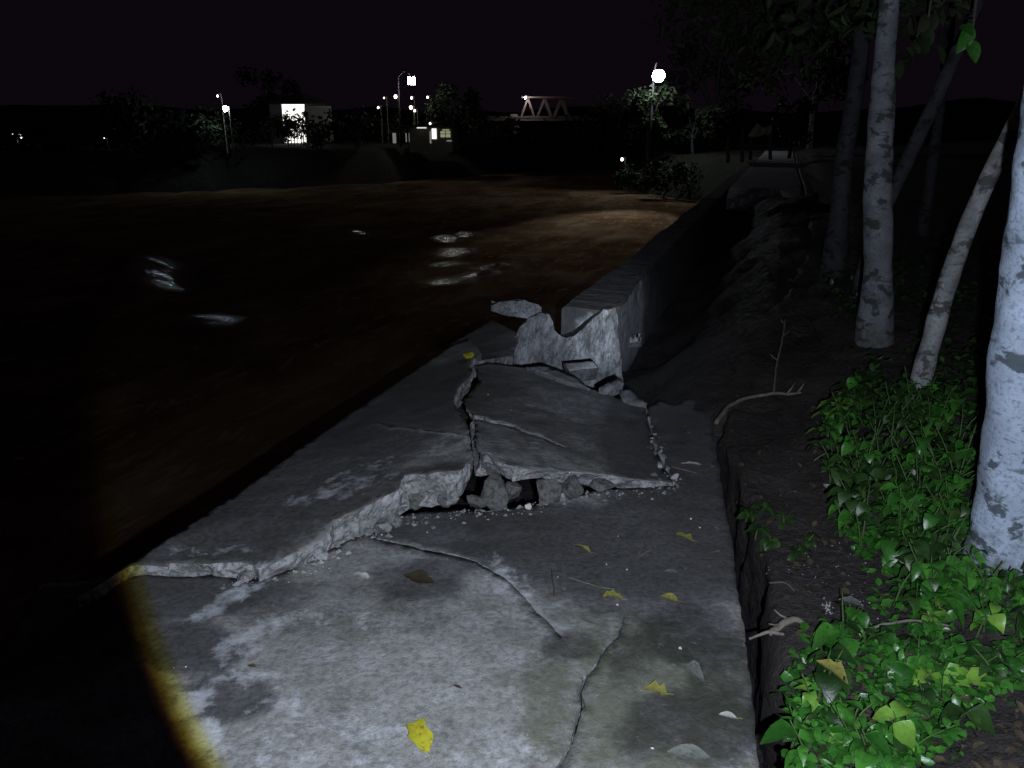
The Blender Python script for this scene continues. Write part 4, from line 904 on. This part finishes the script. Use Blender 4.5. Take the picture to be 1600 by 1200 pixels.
# ------------------------------------------------------------------ far shore
W1 = emission('lamp_white', (.86, .95, 1.0), 100); W2 = emission('lamp_cool', (.93, 1.0, .90), 55); WB = emission('lamp_blue', (.70, .86, 1.0), 140)
WD = emission('small_bulb', (1.0, .92, .82), 6); WW = emission('warm_bulb', (1.0, .80, .74), 220); LIT = emission('lit_room', (1.0, .97, .90), 1.6); LITG = emission('lit_window', (.80, .84, .52), .30); TUBE = emission('tube_lamp', (1, .98, .9), .8)
GLOW = emission('dim_glow', (.9, .9, .85), .18)  # faint glow painted into door leaf, ledge, panel and porch posts, none of them lamps
def lamp_post(p, base_z, name, label, mat, R, arm=(0, 0), square=False):
    b = Vector((p.x+arm[0], p.y+arm[1], base_z)); e_ = empty(name, b, label, 'lamp')
    MB().tube([b, Vector((b.x, b.y, p.z+.35))], [.09, .06], 10).build('pole', M['metal'], e_, True)
    MB().tube(catmull([Vector((b.x, b.y, p.z+.3)), Vector((b.x+(p.x-b.x)*.5, b.y+(p.y-b.y)*.5, p.z+R+.45)), Vector((p.x, p.y, p.z+R+.06))], 5), [.04]*11, 8).build('arm', M['metal'], e_, True)
    MB().tube([Vector((p.x, p.y, p.z+R+.10)), Vector((p.x, p.y, p.z+R*.75))], [R*.35, R*.7], 14).build('lamp_cap', M['metal'], e_, True)
    mb = MB()
    if square: mb.box(p, (R*.82, R*.5, R*.9))
    else: mb.ball(p, R, 0, 20, 14)
    mb.build('lamp_globe', mat, e_, not square)
    return e_
lamp_post(LAMP2, -.4, 'street_lamp', 'glaring white globe street lamp among foliage near the far path', W1, .42, (-.1, 1.3))
# spot added below the globe lamp to brighten a patch of the river
fl_ = bpy.data.lights.new('added_river_spot', 'SPOT'); fo = link(bpy.data.objects.new('added_river_spot', fl_)); fo.location = LAMP2-Vector((0, 0, .72)); fl_.energy = 9000; fl_.spot_size = math.radians(31); fl_.spot_blend = 1; fl_.shadow_soft_size = .25
fl_.color = (.95, .98, 1.0); fo.rotation_euler = (Vector((5.0, 39.0, WATER_Z))-fo.location).to_track_quat('-Z', 'Y').to_euler()
lamp_post(LAMP1, -.2, 'street_lamp', 'square white street lamp on a tall pole above the far house', W2, .37, (-1.3, .3), True)
def bulb(px, py, Y, r_, mat, label, name='bulb_lamp', base=-.3, group=None):
    p = at(px, py, Y); b = Vector((p.x+.25, p.y+.1, base)); e_ = empty(name, b, label, 'lamp', group)
    MB().tube([b, Vector((b.x, b.y, p.z+.2))], [.05, .04], 6).build('pole', M['wood'], e_); MB().bar(Vector((b.x, b.y, p.z+.18)), Vector((p.x, p.y, p.z+r_+.03)), .03).build('bracket', M['wood'], e_)
    MB().ball(p, r_, 0, 10, 7, (1, 1, 1.2)).build('bulb', mat, e_, True)
bulb(352, 170, 62, .17, WB, 'blue-white lamp on a post, left of the bright house wall')
bulb(340, 150, 64, .075, WD, 'tiny bulb just above the blue-white lamp')
for k, (px, py, q) in enumerate(((618, 151, .16), (643, 153, .11), (668, 152, .10), (642, 168, .16), (648, 173, .10), (600, 153, .07), (591, 168, .10))):
    bulb(px, py, 84, q, WD, 'small bulb strung among dark branches near the square street lamp', 'garden_bulb', -.2, 'bulbs near the square street lamp')
bulb(672, 193, 76, .09, WD, 'small bulb over the bright doorway of the far house')
for k, (px, py, q) in enumerate(((972, 249, .10), (975, 270, .07))):
    bulb(px, py, 60, q, WD, 'small bulb on a post by the water under the globe lamp', 'mooring_lamp', -3.5, 'small bulbs under the globe lamp')
for k, (px, py, q, Y) in enumerate(((30, 214, .20, 70), (20, 211, .10, 70), (40, 211, .09, 70), (162, 217, .09, 66), (209, 211, .09, 66))):
    bulb(px, py, Y, q, WD if k else WD, 'tiny distant bulb low on the dark far shore', 'shore_bulb', -.3, 'bulbs on the dark far shore')
bulb(545, 328, 47.5, .06, WD, 'lone tiny glowing ball on an added post, in place of a light reflected on the river', 'reflection_dot', -3.6)  # light dot reflected on the water, built as a glowing ball
# house with the bright open room
def house(name, label, p0, p1, depth, zb, zt, parts):
    e_ = empty(name, (p0.x, p0.y, zb), label, 'house'); return e_
a = at(443, 200, 80); b = at(478, 200, 80); zt = at(443, 163, 80).z; zb = -.6; c = at(513, 200, 84)
e_ = empty('bright_house', (a.x, a.y, zb), 'small house with a brilliantly lit front seen through bare branches', 'house')
mb = MB(); hgt = (zt-zb)/2
mb.bar((a.x-1.2, a.y+.12, zb+hgt), (a.x, a.y+.12, zb+hgt), .2, hgt*2); mb.build('front_wall', M['plaster'], e_)
MB().bar((a.x, a.y+.10, zb+hgt+.4), (b.x, b.y+.10, zb+hgt+.4), .06, hgt*2-.8).build('lit_room', LIT, e_)
MB().bar((a.x, a.y+.12, zb+.2), (b.x, b.y+.12, zb+.2), .2, .4).build('threshold', M['plaster'], e_)
MB().bar((b.x+.05, b.y, zb+hgt), (c.x, c.y, zb+hgt-.1), .2, hgt*2-.2).build('side_wall', M['plaster'], e_)
MB().bar((a.x-1.2, c.y+2, zb+hgt), (c.x, c.y+2, zb+hgt), .2, hgt*2).build('back_wall', M['plaster'], e_)
mb = MB(); ov = .35; r0 = zt+.04; A0 = Vector((a.x-1.5, a.y-.25, r0)); B0 = Vector((b.x+.15, b.y-.25, r0)); C0 = Vector((c.x+.3, c.y+2.3, r0)); D0 = Vector((a.x-1.5, c.y+2.3, r0)); ap = Vector(((A0.x+C0.x)/2, (A0.y+C0.y)/2, r0+1.2))
mb.add([A0, B0, Vector((c.x+.3, c.y, r0)), C0, D0, ap]+[v+Vector((0, 0, .14)) for v in (A0, B0, Vector((c.x+.3, c.y, r0)), C0, D0)], [(6, 7, 5), (7, 8, 5), (8, 9, 5), (9, 10, 5), (10, 6, 5), (0, 1, 7, 6), (1, 2, 8, 7), (2, 3, 9, 8), (3, 4, 10, 9), (4, 0, 6, 10), (4, 3, 2, 1, 0)]); mb.build('roof', M['roof'], e_)
# low house with tube lamp and doorway
Y = 76; P0 = at(640, 228, Y); P1 = at(706, 228, Y); zt = at(640, 199, Y).z; zb = -.6
e_ = empty('low_house', (P0.x, P0.y, zb), 'low dark house with a white doorway and greenish window by the water', 'house'); h_ = (zt-zb)/2
def front(x0, x1, y0, y1, name, mat, dy=-.04, th=.06):
    p = at(x0, y0, Y); q = at(x1, y1, Y); MB().box(((p.x+q.x)/2, Y+dy, (p.z+q.z)/2), (abs(q.x-p.x)/2, th/2, abs(p.z-q.z)/2)).build(name, mat, e_)
MB().box(((P0.x+P1.x)/2, Y+1.6, zb+h_), ((P1.x-P0.x)/2, 1.5, h_)).build('wall', M['wood'], e_)
MB().box(((P0.x+P1.x)/2, Y+1.4, zt+.12), ((P1.x-P0.x)/2+.4, 1.9, .07)).build('roof', M['roof'], e_)
Yf = Y; front(652, 667, 198.8, 200.6, 'tube_lamp', TUBE, -.35, .05)
front(674.5, 682, 201, 217, 'doorway', LIT, .06); front(671, 674, 205, 224, 'door_leaf', GLOW, .05)
front(688, 704, 205, 214.5, 'window', LITG, .06)
wn = [o for o in COL.objects if o.name == 'window' and o.parent == e_][0]; wp = at(696, 210, Y)
for dx_ in (-.5, 0, .5): MB().box((wp.x+dx_, Y-.02, wp.z), (.03, .03, .31)).build('mullion', M['wood'], wn)
MB().box((wp.x, Y-.022, wp.z+.05), (.53, .025, .025)).build('transom', M['wood'], wn); front(691, 702, 202, 204, 'upper_window', LITG, .06); front(698, 706, 219, 221, 'ledge', GLOW, -.1)
front(612, 618, 208, 224, 'side_panel', GLOW, .5)
for q in (633, 638): front(q, q+2, 208, 222, 'porch_post', GLOW, .3)
front(608, 636, 200, 203, 'porch_roof', M['roof'], .4, 1.4)
# truss bridge
Yb = 180; e_ = empty('truss_bridge', at(800, 186, Yb), 'steel truss bridge lit by one lamp, far up the river', 'bridge')
zl = at(800, 183, Yb).z; zh = at(800, 152, Yb).z; xs = lambda px: at(px, 183, Yb).x
L0, L1 = xs(770), xs(906)
for dy in (0, 6):
    MB().bar((L0-4, Yb+dy, zl), (L1, Yb+dy, zl), .35, .45).build('bottom_chord', M['steel'], e_); MB().bar((xs(815), Yb+dy, zh), (L1, Yb+dy, zh), .3, .35).build('top_chord', M['steel'], e_)
    lo = [815, 834.5, 840, 862, 867, 889]; hi = [824.5, 824.5, 851, 851, 878, 878]
    for p_, q_ in zip(lo, hi): MB().bar((xs(p_), Yb+dy, zl+.2), (xs(q_), Yb+dy, zh-.15), .34, .42).build('diagonal', M['steel'], e_)
MB().box(((L0+L1)/2, Yb+3, zl-.5), ((L1-L0)/2+6, 3.1, .25)).build('deck', M['plaster'], e_)
for px in (805, 925): MB().box((xs(px), Yb+3, zl-4.5), (1.0, 2.6, 3.8)).build('pier', M['plaster'], e_)
MB().box((xs(803), Yb-.6, zl+.35), (.8, .05, .25)).build('sign_plate', M['cloth'], e_)
p = at(820.5, 154, Yb); MB().ball(p+Vector((0, -2.2, .1)), .20, 0, 12, 8).build('bridge_lamp', WW, e_, True); MB().bar(p+Vector((0, -.1, .4)), p+Vector((0, -2.2, .4)), .1).build('lamp_arm', M['steel'], e_)
# post fence with pale sheet beyond the far walk
Yc = 41.5; e_ = empty('post_fence', at(1172, 246, Yc), 'low fence of weathered posts beyond the far end of the walk', 'fence')
for k, (px, h0) in enumerate(((1138, 216), (1160, 200), (1173, 214), (1204, 200))):
    p = at(px, 246, Yc+.3*k); q = at(px, h0, Yc+.3*k); p.z = -.1; MB().tube([p, q], [.10, .08], 8).build('post', M['wood'], e_)
MB().bar(at(1136, 226, Yc+.2), at(1208, 228, Yc+.6), .07, .12).build('rail', M['wood'], e_)
rows = [[(1183, 191), (1188, 196), (1195, 199), (1205, 195)], [(1178, 200), (1187, 204), (1196, 205), (1205, 203)], [(1170, 213), (1181, 214), (1192, 211), (1202, 210)]]
vs = []; fs = []
for i, rw_ in enumerate(rows):
    rr = catmull([at(px, py, Yc-.35+.12*i) for px, py in rw_], 5)
    for j, p in enumerate(rr): vs.append(p+Vector((0, .12*math.sin(j*1.1+i), .03*math.sin(j*2.3))))
nn = len(vs)//3; fs = [(i*nn+j, i*nn+j+1, (i+1)*nn+j+1, (i+1)*nn+j) for i in range(2) for j in range(nn-1)]
o = mesh_obj('cloth_sheet', vs, fs, M['cloth'], smooth_=True); md = o.modifiers.new('thick', 'SOLIDIFY'); md.thickness = .02
tag(o, 'pale sheet hung over the posts beyond the far end of the walk', 'cloth')
# trees and bushes of the far shore
def far_tree(px, pyb, pyt, Y, wpx, label, seed, n=900, size=.5, name='shore_tree', zb=None, group=None, bare=False):
    b = at(px, pyb, Y); t = at(px, pyt, Y); zb = -.5 if zb is None else zb; b.z = zb; H = t.z-zb; rw_ = wpx*Y/F/2; r = random.Random(seed)
    e_ = empty(name, b, label, 'tree', group)
    MB().tube(catmull([b, b+Vector((r.uniform(-.2, .2), 0, H*.35)), b+Vector((r.uniform(-.4, .4), 0, H*.75))], 5), lerp_list([.05*H*.6, .03*H*.6, .01*H], 11), 8, rough=.2).build('trunk', M['bark4'], e_)
    cs = []
    for k in range(9):
        q = b+Vector((r.uniform(-.75, .75)*rw_, r.uniform(-.6, .6)*rw_, H*r.uniform(.35, .9))); cs.append((q, rw_*r.uniform(.25, .48)))
        MB().tube([b+Vector((0, 0, H*.3)), (b+Vector((0, 0, H*.5))).lerp(q, .5), q], [.03*H*.3, .02*H*.3, .01], 5).build('limb', M['bark4'], e_)
    crown_mesh('crown', cs, n, size, M['leaft'], e_, seed)
GT = 'trees of the far shore'
far_tree(715, 235, 125, 82, 90, 'bushy tree dimly lit beside the square street lamp', 1, 1300, .55)
far_tree(560, 240, 175, 74, 90, 'dark bush between the bright house and the low house', 2, 700, .45)
far_tree(430, 260, 178, 70, 90, 'dark bush in front of the bright house', 3, 900, .4)
far_tree(500, 260, 192, 72, 80, 'dark bush under the grey side wall of the bright house', 4, 700, .4)
far_tree(300, 280, 170, 64, 130, 'wide dark tree left of the blue-white lamp', 5, 1200, .5)
far_tree(200, 290, 150, 62, 150, 'broad dark tree over the tiny shore bulbs', 6, 1200, .5)
far_tree(80, 290, 190, 64, 120, 'dark tree near the lights at the end of the far shore', 7, 900, .5)
far_tree(425, 170, 105, 110, 90, 'tall dark tree behind the bright house roof', 8, 900, .7, zb=.5)
far_tree(640, 235, 180, 88, 120, 'dark tree behind the low house', 9, 700, .5)
far_tree(780, 250, 195, 95, 120, 'low dark bush on the shore left of the bridge', 10, 700, .6)
far_tree(880, 250, 200, 96, 120, 'low dark bush on the shore below the bridge', 11, 700, .6)
far_tree(945, 290, 150, 66, 90, 'dark tree on the bank left of the globe lamp', 12, 900, .45)
far_tree(1010, 300, 128, 58.5, 80, 'leafy tree lit green right under the globe lamp', 13, 1500, .38)
far_tree(1078, 310, 150, 62, 80, 'dark tree on the bank right of the globe lamp', 14, 1000, .45)
far_tree(1035, 318, 262, 54, 110, 'low bush at the water edge below the globe lamp', 15, 900, .32, zb=-3.0)
far_tree(985, 312, 255, 58, 70, 'small bush at the tip of the bank below the globe lamp', 16, 700, .32, zb=-3.0)
far_tree(1110, 250, 40, 75, 140, 'tall dark tree behind the fence posts', 17, 900, .7)
far_tree(1265, 250, -40, 60, 170, 'tall dark tree at the right of the far walk end', 18, 1200, .6)
far_tree(1230, 270, 130, 44, 70, 'dark shrub beside the far walk', 19, 700, .3)
for k, o in enumerate(list(COL.objects)):
    if o.name.startswith('shore_tree') and o.parent is None: o['group'] = GT
def bare_bush():
    b = at(455, 215, 76); b.z = -.5; e_ = empty('bare_shrub', b, 'bare branched shrub silhouetted against the lit house front', 'shrub'); r = random.Random(4)
    for (x0, y0, x1, y1) in ((455, 215, 453, 172), (450, 210, 446, 180), (462, 212, 470, 182), (468, 210, 476, 172), (458, 214, 462, 186), (472, 212, 480, 186), (446, 212, 440, 176)):
        p = at(x0, y0, 76); q = at(x1, y1, 76); m = p.lerp(q, .5)+Vector((r.uniform(-.15, .15), 0, 0)); p.z = -.5
        MB().tube(catmull([p, m, q], 4), lerp_list([.05, .035, .015], 9), 6).build('stem', M['bark4'], e_)
        for k in range(3):
            a_ = m.lerp(q, r.random()); MB().tube([a_, a_+Vector((r.uniform(-.5, .5), 0, r.uniform(.05, .35)))], [.02, .01], 5).build('twig', M['bark4'], e_)
    crown_mesh('crown', [(at(446, 192, 76), .5), (at(458, 193, 76), .5), (at(472, 190, 76), .6), (at(476, 178, 76), .3), (at(465, 200, 76), .8), (at(445, 182, 76), .25), (at(449, 198, 76), .7), (at(462, 200, 76), .8), (at(474, 197, 76), .7), (at(455, 206, 76), .9), (at(470, 208, 76), .9)], 1100, .22, M['leafd'], e_, 5)
bare_bush()
